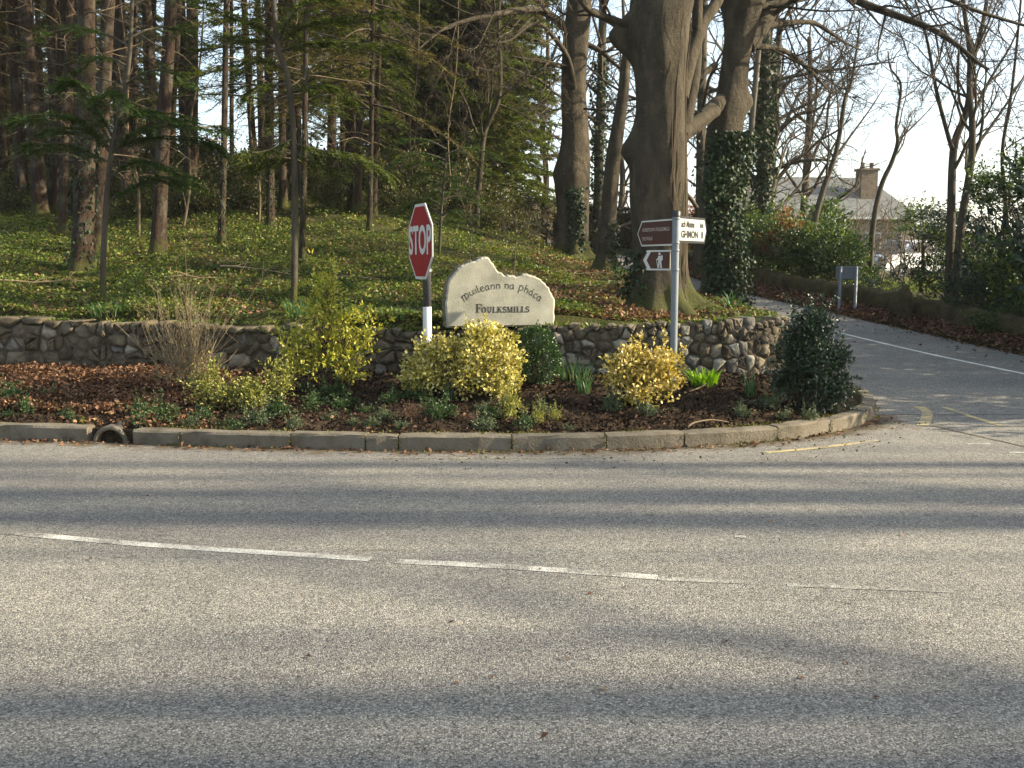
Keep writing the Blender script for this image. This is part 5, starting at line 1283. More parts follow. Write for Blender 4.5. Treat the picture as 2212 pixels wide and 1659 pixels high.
def crown_top(tb, rnd, P_, Rr, n, L, sp=None):
    for i in range(n):
        q = Vector(P_[-1 - (i % 4)]); az = 6.283*i/n + rnd.uniform(-.4, .4); d = Vector((math.cos(az)*.7, math.sin(az)*.7, .9)); grow(tb, rnd, q, d, L*rnd.uniform(.7, 1.2), Rr[-1]*.42, 1, sp or SPB)
# 1: the biggest one behind the fingerpost
t_, P_, Rr, rnd, org = beech('massive beech trunk with burls behind the fingerpost', 12.6,
    [(1360, 1500, 672), (1366, 1486, 640), (1366, 1481, 590), (1366, 1481, 520), (1361, 1481, 420), (1364, 1480, 330), (1374, 1478, 240), (1372, 1480, 160), (1366, 1485, 100), (1366, 1490, 40), (1378, 1497, 0), (1380, 1502, -90), (1384, 1506, -220)],
    burls=[(Q(1340, 82, 12.6).z - 1.0, math.pi*.98, .27, .22, .42), (Q(1340, 330, 12.6).z - 1.0, math.pi*1.02, .13, .14, .35), (Q(1420, 130, 12.6).z - 1.0, math.pi*1.5, .05, .2, .3), (Q(1345, 300, 12.6).z - 1.0, math.pi*1.1, .06, .2, .3)],
    roots=[(-.25, .75, .16, .26), (-1.1, .35, .2, .3), (-1.9, .28, .2, .3), (-2.7, .35, .18, .3), (2.2, .4, .2, .35), (.8, .4, .2, .35)], seed=2, sides=44)
tb = [Tubes(), Tubes()]; crown_top(tb, rnd, P_, Rr, 6, 4.0)
limb(tb, rnd, [Q(1470, 210, 12.8) - org, Q(1490, 130, 13.0) - org, Q(1518, 50, 13.3) - org, Q(1550, 0, 13.5) - org, Q(1580, -90, 14) - org], .10, .07, 5, 1.0)
limb(tb, rnd, [Q(1475, 290, 12.8) - org, Q(1500, 160, 13.1) - org, Q(1505, 60, 13.2) - org, Q(1510, -80, 13.2) - org], .09, .06, 3, .8)
limb(tb, rnd, [Q(1470, 290, 12.7) - org, Q(1505, 265, 13.1) - org, Q(1545, 240, 13.5) - org], .10, .085, 2, .5)
limb(tb, rnd, [Q(1370, 60, 12.5) - org, Q(1320, 40, 12.4) - org, Q(1270, 20, 12.2) - org, Q(1225, -50, 12) - org], .05, .03, 6, 1.0)
c_ = obj('crown', tb[0].build('crown'), M['bark_beech'], t_); obj('twigs', tb[1].build('twigs'), M['twig'], c_)
tbv = Tubes(); rv = random.Random(19)
for k in range(18):
    a0 = rv.uniform(-1.5, .1); z1 = rv.uniform(1.2, 3.6); pv = []
    for j in range(14):
        z = .05 + z1*j/13; a0 += rv.gauss(0, .06); r = float(np.interp(z, P_[:, 2], Rr))*1.03 + .002; pv.append(Vector((np.interp(z, P_[:, 2], P_[:, 0]) + r*math.cos(a0), np.interp(z, P_[:, 2], P_[:, 1]) + r*math.sin(a0), z)))
    tbv.add(pv, list(np.linspace(.006, .0025, 14)), 5)
obj('vine_stems', tbv.build('vine_stems'), M['deadwood'], t_)
obj('ivy', ivy_on(P_, Rr, .05, .75, 500, np.random.default_rng(5), math.pi*.75, math.pi*1.35, .06, .05, .14), M['ivy'], t_)
# 2: ivy-clad tree to its right
t_, P_, Rr, rnd, org = beech('ivy-clad beech trunk leaning right beside the side road', 15.0,
    [(1512, 1592, 648), (1514, 1589, 600), (1514, 1589, 480), (1520, 1594, 380), (1527, 1604, 280), (1548, 1612, 200), (1560, 1618, 130), (1566, 1628, 80), (1562, 1640, 30), (1556, 1650, 0), (1560, 1660, -80), (1565, 1650, -200)],
    burls=[(Q(1615, 172, 15).z - 1.1, 0.0, .12, .15, .4)], roots=[(-.6, .45, .2, .3), (-1.6, .3, .2, .3), (-2.8, .4, .2, .3), (.6, .4, .2, .4), (2.2, .4, .2, .4)], seed=3, sides=34)
tb = [Tubes(), Tubes()]; crown_top(tb, rnd, P_, Rr, 5, 4.5)
limb(tb, rnd, [Q(1585, 200, 15.0) - org, Q(1550, 225, 14.8) - org, Q(1512, 262, 14.0) - org, Q(1470, 292, 13.0) - org], .12, .11, 0, .5)
limb(tb, rnd, [Q(1545, 140, 14.9) - org, Q(1505, 170, 14.4) - org, Q(1480, 178, 13.8) - org], .05, .035, 3, .8)
limb(tb, rnd, [Q(1612, 100, 15.0) - org, Q(1640, 65, 15.2) - org, Q(1665, 25, 15.5) - org, Q(1700, -30, 16) - org], .14, .10, 4, 1.2)
limb(tb, rnd, [Q(1640, 62, 15.2) - org, Q(1680, 52, 15.5) - org, Q(1750, 48, 16) - org, Q(1790, 68, 16.2) - org, Q(1825, 92, 16.5) - org, Q(1860, 108, 17) - org], .055, .012, 14, 1.5, start=.1)
limb(tb, rnd, [Q(1615, 100, 15.1) - org, Q(1690, 108, 15.5) - org, Q(1745, 148, 16) - org, Q(1770, 175, 16.2) - org, Q(1792, 197, 16.5) - org], .05, .012, 13, 1.4, start=.15)
limb(tb, rnd, [Q(1680, -120, 15.2) - org, Q(1760, -60, 15.0) - org, Q(1850, 0, 14.8) - org, Q(1930, 31, 14.6) - org, Q(2007, 60, 14.4) - org, Q(2060, 92, 14.2) - org, Q(2108, 132, 14) - org, Q(2135, 150, 13.9) - org], .075, .018, 12, 1.3, start=.2)
limb(tb, rnd, [Q(1650, -60, 15.2) - org, Q(1800, -90, 15.4) - org, Q(1960, -40, 15.6) - org, Q(2100, 20, 15.8) - org, Q(2230, 60, 16) - org], .07, .02, 14, 1.6, start=.2)
limb(tb, rnd, [Q(1620, 20, 15.2) - org, Q(1720, 0, 15.6) - org, Q(1800, -10, 16.6) - org, Q(1900, 20, 17) - org], .06, .015, 14, 1.7, start=.15)
c_ = obj('crown', tb[0].build('crown'), M['bark_beech'], t_); obj('twigs', tb[1].build('twigs'), M['twig'], c_)
obj('ivy', ivy_on(P_, Rr, .0, 2.75, 5200, np.random.default_rng(6), -math.pi*.8, math.pi*.25, .066, .058, .18), M['ivy'], t_)
# 3: bulging tree left of the big one
t_, P_, Rr, rnd, org = beech('bulging beech trunk with a mossy foot left of the massive one', 23.5,
    [(1190, 1280, 562), (1204, 1271, 545), (1206, 1270, 500), (1203, 1270, 450), (1198, 1272, 400), (1194, 1273, 372), (1206, 1273, 330), (1213, 1270, 280), (1213, 1264, 190), (1216, 1270, 100), (1222, 1276, 40), (1226, 1278, 0), (1232, 1284, -80)],
    burls=[], roots=[(-.6, .35, .25, .3), (-1.5, .25, .25, .3), (-2.6, .4, .25, .3), (1.2, .4, .3, .4), (2.6, .4, .3, .4)], seed=4, sides=32)
tb = [Tubes(), Tubes()]; crown_top(tb, rnd, P_, Rr, 5, 5.5)
limb(tb, rnd, [Q(1222, 60, 23.5) - org, Q(1175, 25, 23) - org, Q(1132, 22, 22.5) - org, Q(1075, 30, 22) - org, Q(1025, 40, 21.5) - org, Q(960, 62, 21) - org, Q(900, 110, 20.5) - org], .11, .015, 16, 1.9, start=.1)
limb(tb, rnd, [Q(1240, 190, 23.2) - org, Q(1228, 130, 22.6) - org, Q(1200, 85, 22) - org, Q(1157, 49, 21.6) - org, Q(1105, 85, 21.2) - org, Q(1080, 92, 21) - org], .075, .015, 12, 1.6, start=.15)
limb(tb, rnd, [Q(1215, 145, 23.4) - org, Q(1190, 140, 23) - org, Q(1140, 128, 22.6) - org, Q(1105, 122, 22.3) - org], .05, .012, 9, 1.4)
limb(tb, rnd, [Q(1272, 25, 23.5) - org, Q(1300, 35, 23.3) - org, Q(1335, 58, 23) - org, Q(1352, 75, 23) - org], .09, .05, 5, 1.2)
limb(tb, rnd, [Q(1266, 95, 23.6) - org, Q(1300, 112, 23.6) - org, Q(1330, 140, 23.6) - org, Q(1352, 152, 23.6) - org], .07, .03, 8, 1.3)
limb(tb, rnd, [Q(1208, 80, 23.5) - org, Q(1192, 125, 23) - org, Q(1176, 145, 22.8) - org, Q(1178, 185, 22.7) - org, Q(1165, 205, 22.6) - org], .04, .012, 9, 1.2)
limb(tb, rnd, [Q(1262, 235, 23.2) - org, Q(1310, 238, 22.6) - org, Q(1370, 238, 22.2) - org], .03, .01, 7, .8)
c_ = obj('crown', tb[0].build('crown'), M['bark_beech'], t_); obj('twigs', tb[1].build('twigs'), M['twig'], c_)
obj('ivy', ivy_on(P_, Rr, .0, 1.6, 480, np.random.default_rng(7), -math.pi*.62, -math.pi*.28, .10, .085, .06), M['ivy'], t_)
# 4: slimmer leaning tree between
t_, P_, Rr, rnd, org = beech('slimmer leaning beech trunk between the two largest ones', 19.0,
    [(1280, 1338, 588), (1288, 1328, 560), (1290, 1330, 510), (1300, 1334, 440), (1308, 1340, 350), (1320, 1348, 280), (1334, 1358, 200), (1340, 1362, 140), (1352, 1374, 70), (1362, 1384, 0), (1368, 1388, -80)],
    roots=[(-.5, .3, .2, .3), (-1.7, .2, .2, .3), (-2.7, .25, .2, .3)], seed=5, sides=24)
tb = [Tubes(), Tubes()]; crown_top(tb, rnd, P_, Rr, 4, 4)
c_ = obj('crown', tb[0].build('crown'), M['bark_beech'], t_); obj('twigs', tb[1].build('twigs'), M['twig'], c_)
obj('ivy', ivy_on(P_, Rr, .2, .95, 150, np.random.default_rng(8), -math.pi*.5, 0, .08, .07, .05), M['ivy'], t_)
# 5: ivy-wrapped stems further back
for (lab, Yd, u, vb, w, vtop, seed, mm) in (('dark ivy-wrapped stem behind the slimmer beech', 30, 1292, 520, 22, 120, 31, 1400), ('ivy-covered trunk behind the utility pole', 27, 1648, 500, 24, 60, 32, 2600), ('pale trunk glimpsed between the massive and ivy-clad beeches', 26, 1512, 520, 22, 0, 33, 260)):
    t_, P_, Rr, rnd, org = beech(lab, Yd, [(u - w*.6, u + w*.6, vb), (u - w*.5, u + w*.5, vb - 40), (u - w*.45 + 3, u + w*.45 + 3, 300), (u - w*.4 + 8, u + w*.4 + 8, vtop), (u - w*.36 + 12, u + w*.36 + 12, vtop - 150)], seed=seed, sides=16, group='ivy-wrapped trunks', name='ivy_clad_tree', mbark='bark_grey')
    tb = [Tubes(), Tubes()]; crown_top(tb, rnd, P_, Rr, 4, 5)
    for k in range(7):
        q = Vector(P_[rnd.randint(len(P_)//3, len(P_) - 2)]); az = rnd.uniform(0, 6.28); grow(tb, rnd, q, Vector((math.cos(az), math.sin(az)*.6, rnd.uniform(.1, .6))), rnd.uniform(2.5, 4.5), .06, 1, SPB)
    c_ = obj('crown', tb[0].build('crown'), M['bark_grey'], t_); obj('twigs', tb[1].build('twigs'), M['twig'], c_)
    zt2 = float(P_[:, 2].max()); obj('ivy', ivy_on(P_, Rr, 0, zt2*(.75 if mm > 1000 else .9), mm, np.random.default_rng(seed), 0, 6.283, .12, .10, .22), M['ivy'], t_)

# ------------------------------------------------------------------ bare trees on the right and behind
def bare_tree(label, Yd, path, r0, seed, kids=8, L=2.2, r1=.25, extra=(), group='bare trees on the right', sp=None, name='bare_tree', ivy=0, mb='bark_grey', start=.3, base=None):
    rnd = random.Random(seed); b0 = Q(path[0][0], path[0][1], Yd); gzz = h1(b0.x, Yd); org = Vector((b0.x, Yd, gzz)); t_ = thing(name, label, 'tree', org, group); tb = [Tubes(), Tubes()]
    pts_ = [Vector((0, 0, -.2))] + [Q(a, b, Yd) - org for a, b in path]; P_ = resample([tuple(q) for q in pts_], 6); n = len(P_); rad = np.linspace(r0, r0*r1, n); tk = Tubes(); tk.add(list(P_), list(rad), 10)
    obj('trunk', tk.build('trunk'), M[mb], t_)
    sp = sp or SPB
    for k in range(kids):
        t2 = start + (1 - start)*(k + rnd.random())/kids; i = min(int(t2*(n - 1)), n - 2); q = Vector(P_[i]); dd = (Vector(P_[i+1]) - q).normalized(); grow(tb, rnd, q, rot_about(dd, rnd.uniform(.45, .9), rnd.uniform(0, 6.28)), L*rnd.uniform(.6, 1.2), rad[i]*.5, 1, sp)
    for e in extra:
        limb(tb, rnd, [Q(a, b, Yd + c_) - org for a, b, c_ in e[0]], e[1], e[2], e[3], e[4], sp, start=.2)
    c_ = obj('crown', tb[0].build('crown') if tb[0].g else tb[1].build('crown'), M[mb], t_)
    if tb[0].g: obj('twigs', tb[1].build('twigs'), M['twig'], c_)
    if ivy: obj('ivy', ivy_on(P_, rad, 0, ivy, int(500*ivy), np.random.default_rng(seed), 0, 6.28, .1, .085, .1), M['ivy'], t_)
    return t_
SLIM = dict(BARE); SLIM['kids'] = [8, 6, 5, 3]; SLIM['ang'] = [.5, .55, .6, .6]; SLIM['up'] = [.04, .07, .05, .03, .0]; SLIM['lr'] = [.45, .5, .5, .45]
bare_tree('slender bare tree leaning right in front of the house roof', 24, [(1757, 500), (1776, 417), (1807, 324), (1825, 216), (1838, 179), (1850, 110), (1858, 40)], .085, 61, 9, 1.9, .2,
          [([(1800, 345, 0), (1840, 290, .2), (1880, 235, .3), (1915, 180, .4)], .035, .008, 7, 1.0), ([(1830, 205, 0), (1815, 150, -.2), (1810, 110, -.3)], .02, .006, 4, .7)], sp=SLIM, ivy=.9)
bare_tree('crooked bare tree standing before the chimney', 23, [(1884, 505), (1902, 407), (1927, 349), (1939, 306), (1936, 270), (1946, 185), (1924, 148), (1918, 110)], .07, 62, 8, 1.5, .2,
          [([(1939, 305, 0), (1965, 280, .2), (2000, 245, .3), (2025, 215, .4)], .025, .007, 6, .9), ([(1945, 215, 0), (1975, 195, .2), (2000, 160, .3)], .02, .006, 5, .8)], sp=SLIM, ivy=.5)
bare_tree('forked bare tree left of the twin pair at the right', 19, [(2050, 640), (2054, 494), (2060, 324), (2085, 250), (2094, 204), (2105, 120), (2125, 40), (2140, -60)], .095, 63, 8, 2.0, .3,
          [([(2060, 326, 0), (2050, 300, -.1), (2023, 197, -.2), (2005, 98, -.3), (1990, 40, -.4), (1970, -20, -.5)], .05, .012, 10, 1.5), ([(2090, 215, 0), (2060, 150, .2), (2040, 90, .3)], .025, .008, 6, 1.0)], sp=SLIM)
bare_tree('taller bare tree right of the forked one', 18.5, [(2062, 650), (2075, 494), (2097, 355), (2100, 262), (2094, 200), (2094, 108), (2080, 0), (2075, -80)], .085, 64, 10, 2.1, .35,
          [([(2098, 330, 0), (2150, 260, .2), (2190, 200, .3), (2240, 120, .4)], .035, .01, 9, 1.4), ([(2100, 250, 0), (2140, 170, .2), (2185, 95, .3), (2215, 20, .4)], .035, .01, 9, 1.4), ([(2094, 140, 0), (2130, 60, -.2), (2160, -10, -.3)], .03, .01, 7, 1.3)], sp=SLIM)
bare_tree('thin bare sapling near the right edge of the picture', 17.5, [(2155, 660), (2160, 560), (2172, 450), (2165, 330), (2185, 200), (2200, 60), (2210, -60)], .05, 65, 9, 1.6, .3, sp=SLIM)
TW = dict(BARE); TW['wander'] = [.1, .24, .28, .28, .28]; TW['up'] = [.0, .0, .0, .0, 0]; TW['ang'] = [.9, .9, .9, .8]; TW['kids'] = [9, 6, 5, 4]
bare_tree('gnarled bare tree with twisted boughs behind the utility pole', 31, [(1660, 500), (1662, 420), (1668, 330), (1675, 230), (1680, 130), (1685, 40)], .2, 66, 14, 4.2, .4,
          [([(1665, 370, 0), (1720, 350, -.5), (1770, 345, -.8), (1810, 350, -1)], .07, .02, 12, 2.0), ([(1668, 300, 0), (1720, 250, -.5), (1760, 240, -.8), (1790, 215, -1)], .07, .02, 12, 2.0), ([(1672, 230, 0), (1700, 180, -.5), (1735, 150, -.8)], .06, .02, 10, 2.0)], sp=TW, ivy=1.5, start=.2)
bare_tree('gnarled bare tree further back above the house roof', 38, [(1735, 490), (1740, 400), (1745, 300), (1750, 200), (1748, 80)], .18, 67, 15, 4.5, .4, sp=TW, start=.25)
for i, (lab, Yd, u, vb) in enumerate((('distant bare tree between the bulging and slimmer beeches', 44, 1255, 470), ('distant bare tree left of the bulging beech', 40, 1175, 470), ('distant bare tree behind the massive beech', 42, 1340, 470), ('distant bare tree right of the massive beech', 40, 1560, 470), ('distant bare tree behind the ivy-covered trunk', 46, 1640, 470))):
    bare_tree(lab, Yd, [(u, vb), (u + 5, 380), (u - 4, 260), (u + 8, 120), (u + 4, -40)], .16, 70 + i, 16, 4.8, .35, sp=TW, start=.25, group='distant bare trees')
bare_tree('pale sinuous bare tree before the dark conifers', 24.5, [(1030, 430), (1034, 410), (1043, 309), (1052, 272), (1077, 216), (1081, 139), (1077, 62), (1080, -30)], .085, 81, 7, 1.6, .4,
          [([(1052, 268, 0), (1062, 200, -.1), (1064, 150, -.2), (1075, 100, -.2)], .03, .012, 4, .8), ([(1078, 225, 0), (1110, 238, .2), (1165, 265, .3)], .025, .008, 4, .6), ([(1036, 300, 0), (1020, 265, -.2), (1010, 230, -.3), (992, 195, -.4)], .035, .02, 3, .6)], sp=SLIM, group='bare understorey trees', mb='bark_beech')
bare_tree('spindly bare sapling right behind the carved stone', 13.2, [(1110, 640), (1112, 560), (1116, 520), (1122, 500), (1140, 470)], .011, 82, 5, .45, .4, [([(1116, 522, 0), (1150, 512, .05), (1172, 505, .1)], .006, .002, 3, .2)], sp=SLIM, group='bare understorey trees', mb='deadwood', start=.45)
bare_tree('thin bare sapling behind the left shoulder of the carved stone', 13.6, [(1013, 620), (1015, 560), (1018, 500), (1016, 440)], .010, 83, 4, .4, .4, sp=SLIM, group='bare understorey trees', mb='deadwood', start=.5)
for i, (lab, Yd, u, vb, ut) in enumerate((('bare sapling left of the sunlit slender pair', 25, 740, 470, 700), ('bare sapling in the middle of the wood', 22, 560, 480, 530), ('bent bare sapling left of the isolated thick trunk', 20, 300, 500, 260), ('slanting bare sapling right of the isolated thick trunk', 21, 395, 500, 440), ('bare hazel right of the sunlit slender pair', 26, 880, 450, 905), ('bare hazel behind the STOP sign', 25, 960, 440, 990))):
    bare_tree(lab, Yd, [(u, vb), (u*.8 + ut*.2 + 6, 400), (u*.55 + ut*.45 - 6, 280), (u*.3 + ut*.7 + 4, 150), (ut, 0), (ut - 6, -120)], .035, 84 + i, 10, 1.5, .3, sp=TW, group='bare understorey trees', mb='deadwood', start=.25)
# trees standing beyond the right edge of the frame; their shadows fall across the road
ro = random.Random(8)
for i, (lab, x, y0, r, hh, k, ln, iv) in enumerate((('tall beech beyond the right edge nearest the junction', 31, 6.75, .34, 22, 9, .01, 0), ('tall beech beyond the right edge second from the junction', 29, 5.95, .36, 22, 9, .012, 0), ('thin bare tree beyond the right edge between two beeches', 27, 6.35, .10, 19, 5, .015, 0),
        ('ivy-clad beech beyond the right edge', 33, 3.85, .36, 23, 6, -.02, 1), ('young beech beyond the right edge between the ivy-clad ones', 32, 5.1, .07, 18, 4, .01, 0), ('twin-stemmed slim tree beyond the right edge', 26, 7.25, .08, 18, 4, .012, 0), ('slim bare tree beyond the right edge by the low wall', 28, 7.75, .17, 20, 6, .015, 0), ('broad beech beyond the right edge', 30, 3.1, .36, 22, 7, -.01, 1))):
    y = y0 + x*math.tan(R(90 - SUN_AZ)); zz = h1(x, y); t_ = thing('roadside_tree', lab, 'tree', (x, y, zz), 'trees beyond the right edge'); rnd = random.Random(100 + i); tk = Tubes(); n = 11
    P_ = np.array([[.15*math.sin(j*.9 + i), .10*math.sin(j*.8 + 2*i) + ln*hh*j/(n-1), -.3 + (hh + .3)*j/(n-1)] for j in range(n)]); rad = np.linspace(r, r*.35, n); tk.add(list(P_), list(rad), 12); obj('trunk', tk.build('trunk'), M['bark_grey'], t_)
    tb = [Tubes(), Tubes()]
    for q_ in range(k):
        j = rnd.randint(4 if iv else 5, n - 1); az = rnd.uniform(0, 6.28); grow(tb, rnd, Vector(P_[j]), Vector((math.cos(az)*.6, math.sin(az)*(.6 if iv else .25), rnd.uniform(.5, 1.1))), rnd.uniform(2.0, 4.0)*(r/.3)**.4, rad[j]*.4, 1, SPB)
    c_ = obj('crown', tb[0].build('crown'), M['bark_grey'], t_); obj('twigs', tb[1].build('twigs'), M['twig'], c_)
    if iv: obj('ivy', ivy_on(P_, rad, .5, 9, 4200, np.random.default_rng(i), 0, 6.28, .16, .14, .22), M['ivy'], t_)

# ------------------------------------------------------------------ evergreens, hedge and shrubs in the background
def ever_proto(seed, lobes, n, L, W, mname, **kw):
    rng = np.random.default_rng(seed); V, F = shrub_leaves(rng, lobes, n, L, W, **kw); me = np_mesh('foliage', V, F); me.materials.append(M[mname]); st = stems_mesh(rng, lobes, 10, .02); st.materials.append(M['twig']); return me, st
def lobes_rand(seed, n, R_, Hh, r0, r1):
    rr_ = random.Random(seed); return [((rr_.gauss(0, R_*.5), rr_.gauss(0, R_*.5), rr_.uniform(.25, Hh)), tuple(rr_.uniform(r0, r1)*s for s in (1, 1, .75))) for _ in range(n)]
LAU = [ever_proto(110 + i, lobes_rand(110 + i, 9, .9, 1.3, .35, .6), 4200, .10, .045, 'laurel', lump=.25, shell=.6, shoots=50) for i in range(3)]
BRM = [ever_proto(120 + i, lobes_rand(120 + i, 8, .9, .7, .25, .45), 2200, .085, .05, 'brackenish', lump=.3, shell=.8, shoots=50) for i in range(3)]
DRK = [ever_proto(130 + i, lobes_rand(130 + i, 9, .9, 1.5, .3, .5), 2300, .10, .048, ('holly', 'laurel')[i], lump=.35, shell=.9, shoots=90) for i in range(2)]
SPA = [ever_proto(135 + i, lobes_rand(135 + i, 11, 1.1, 1.5, .16, .34), 1300, .11, .05, ('holly', 'laurel')[i], lump=.35, shell=.9, shoots=90) for i in range(2)]
def ever(pr, label, x, y, s, group, name='laurel_shrub', cat='shrub', sz=1.0, dz=-.05):
    t_ = thing(name, label, cat, (x, y, h1(x, y) + dz), group, (0, 0, rc.uniform(0, 6.28))); t_.scale = (s, s, s*sz); obj('foliage', pr[0], None, t_); obj('stems', pr[1], None, t_); return t_
def Xq(u, y): return (u - 1106)/FQ*y
for (u, y, s, k, lab) in ((1625, 25.5, .95, 0, 'laurel shrub at the foot of the utility pole'), (1680, 24.5, 1.0, 1, 'laurel shrub below the copper-leaved bush'), (1735, 23.5, 1.0, 2, 'laurel shrub left of the small rear-facing sign'), (1790, 22.8, .95, 0, 'laurel shrub behind the small rear-facing sign'),
                       (1835, 22.2, .72, 1, 'laurel shrub right of the small rear-facing sign'), (1600, 29, 1.2, 2, 'laurel shrub behind the ivy-clad beech'), (1660, 28, 1.35, 1, 'taller laurel behind the copper-leaved bush'), (1560, 33, 1.3, 0, 'laurel shrub far up the side road')):
    ever(LAU[k], lab, Xq(u, y), y, s, 'laurel shrubs along the low wall')
for (u, y, s, sz, k, lab) in ((1915, 20.8, .45, .6, 0, 'small dark shrub below the crooked bare tree'), (2050, 19.6, .8, 1.1, 1, 'leafy bush at the left of the right-hand thicket'), (2100, 19.8, .85, .95, 0, 'dark holly bush behind the right-hand trunks'), (2170, 18.4, .9, 1.0, 1, 'leafy bush at the right of the thicket'),
                          (2235, 16.6, .95, 1.0, 0, 'dark holly bush at the right edge of the picture'), (2290, 15.6, 1.0, 1.3, 1, 'dark holly bush just beyond the right edge'), (2130, 17.0, .55, .8, 0, 'low dark shrub in front of the right-hand thicket'), (2205, 15.6, .5, .7, 1, 'low dark shrub behind the wall at the right edge')):
    ever(DRK[k], lab, Xq(u, y), y, s, 'dark evergreens of the right-hand thicket', 'holly_shrub', 'shrub', sz)
for i, (x, y, s, sz) in enumerate(((9.3, 13.6, 1.4, 1.35), (9.8, 12.3, 1.4, 1.35), (10.2, 11.0, 1.4, 1.35), (10.7, 9.8, 1.2, 1.2), (9.9, 14.8, 1.5, 1.4), (11.4, 11.8, 1.4, 1.5), (11.2, 13.4, 1.5, 1.5), (9.4, 16.2, 1.4, 1.3))):
    ever(DRK[i % 2], 'evergreen bush beyond the right edge shading the side road', x, y, s, 'evergreens beyond the right edge', 'holly_shrub', 'shrub', sz)
for (u, y, s, sz, dz, lab) in ((1985, 21.5, .8, .7, .9, 'leafy evergreen tree crown right of the house'), (2160, 18.2, .9, .7, 1.5, 'overhanging dark evergreen crown at the right edge'), (2064, 20, .8, .6, 1.0, 'evergreen crown behind the twin bare trunks'), (2225, 16.8, .95, .7, 1.6, 'dark evergreen crown cut by the right edge')):
    t_ = ever(SPA[u % 2], lab, Xq(u, y), y, s, 'evergreen crowns at the right', 'evergreen_tree', 'tree', sz, dz)
    tb = Tubes(); tb.add([Vector((0, 0, -dz/(s*sz) - .1)), Vector((.05, 0, -dz/(2*s*sz))), Vector((0, 0, .4)), Vector((.1, 0, 1.0))], [.06, .05, .045, .03], 8); obj('trunk', tb.build('trunk'), M['bark_grey'], t_)
cp = ever_proto(140, [((0, 0, .7), (.6, .5, .22)), ((-.3, 0, .5), (.4, .4, .15)), ((.4, 0, .9), (.4, .4, .18)), ((0, 0, 1.05), (.3, .3, .15))], 2200, .075, .04, 'copper', lump=.3, shell=.9, shoots=60)
ever(cp, 'copper-leaved beech bush glowing orange above the laurels', Xq(1690, 23.8), 23.8, .9, None, 'copper_beech_bush', dz=.35)
cp2 = ever_proto(141, [((0, 0, .8), (.7, .6, .5)), ((.3, 0, 1.2), (.4, .4, .3))], 1500, .08, .045, 'copper', lump=.3, shell=.9, shoots=40)
ever(cp2, 'brown-leaved bush seen between the two largest trunks', Xq(1500, 33), 33, 1.0, None, 'copper_beech_bush', dz=.3)
for i, (u, y, s) in enumerate([(60, 27, 1.1), (130, 24, 1.0), (250, 27, 1.0), (300, 23, .8), (400, 26, 1.1), (440, 23.5, .9), (520, 27, 1.2), (560, 24, .9), (690, 27, 1.1), (740, 24, .8), (850, 27, 1.2), (900, 24.5, .9), (930, 29, 1.3), (980, 26, 1.0), (1040, 28, 1.1), (1085, 25, .8), (1120, 27, .8), (10, 23, .9), (350, 31, 1.3), (480, 33, 1.4), (620, 32, 1.3), (790, 32, 1.4), (200, 32, 1.4), (-60, 25, 1.2)]):
    ever(BRM[i % 3], 'low tangled bramble bush in the undergrowth of the wood', Xq(u, y), y, s, 'bramble bushes of the undergrowth', 'bramble_bush', dz=-.1)
for i, (u, y, s) in enumerate([(1440, 38, 1.6), (1300, 46, 1.6), (1230, 47, 1.6), (1400, 44, 1.5), (1500, 40, 1.5), (1160, 48, 1.8)]):
    ever(BRM[i % 3], 'brownish shrub beyond the bend of the side road', Xq(u, y), y, s, 'shrubs beyond the bend', 'roadside_shrub', dz=0)
# tall dense conifer behind the STOP sign and its neighbours
cyp = conifer_crown(150, .3, 13, 3.0, 230, 46, 11, .18, .06, 'needle_brown', .2, shape=.75)
cyg = conifer_crown(151, .3, 13, 3.0, 230, 46, 11, .18, .06, 'needle', .2, shape=.75)
for (u, y, pr, s, hs, lab) in ((985, 33, cyp, .85, .95, 'dense brownish cypress behind the STOP sign'), (1065, 35, cyg, .95, 1.05, 'dense dark green cypress at the right end of the wood'), (925, 36, cyg, .9, 1.1, 'dense cypress behind the sunlit slender pair'), (1020, 38, cyg, 1.0, 1.25, 'tall cypress rising behind the brownish one'), (860, 38, cyp, .9, 1.2, 'brownish cypress left of the dense group'), (1035, 32, cyg, .8, .95, 'green cypress in front of the dense group'), (950, 32, cyg, .8, 1.0, 'green cypress right of the sunlit slender pair'), (1110, 39, cyp, .8, 1.0, 'brownish cypress at the far right of the dense group')):
    x = Xq(u, y); t_ = thing('cypress_tree', lab, 'tree', (x, y, h1(x, y)), 'cypresses at the right end of the wood', (0, 0, rc.uniform(0, 6)))
    obj('trunk', TR[0], None, t_, scl=(.8, .8, .75*hs)); co = obj('crown', pr[0], None, t_, scl=(s, s, hs)); obj('limbs', pr[1], None, co)
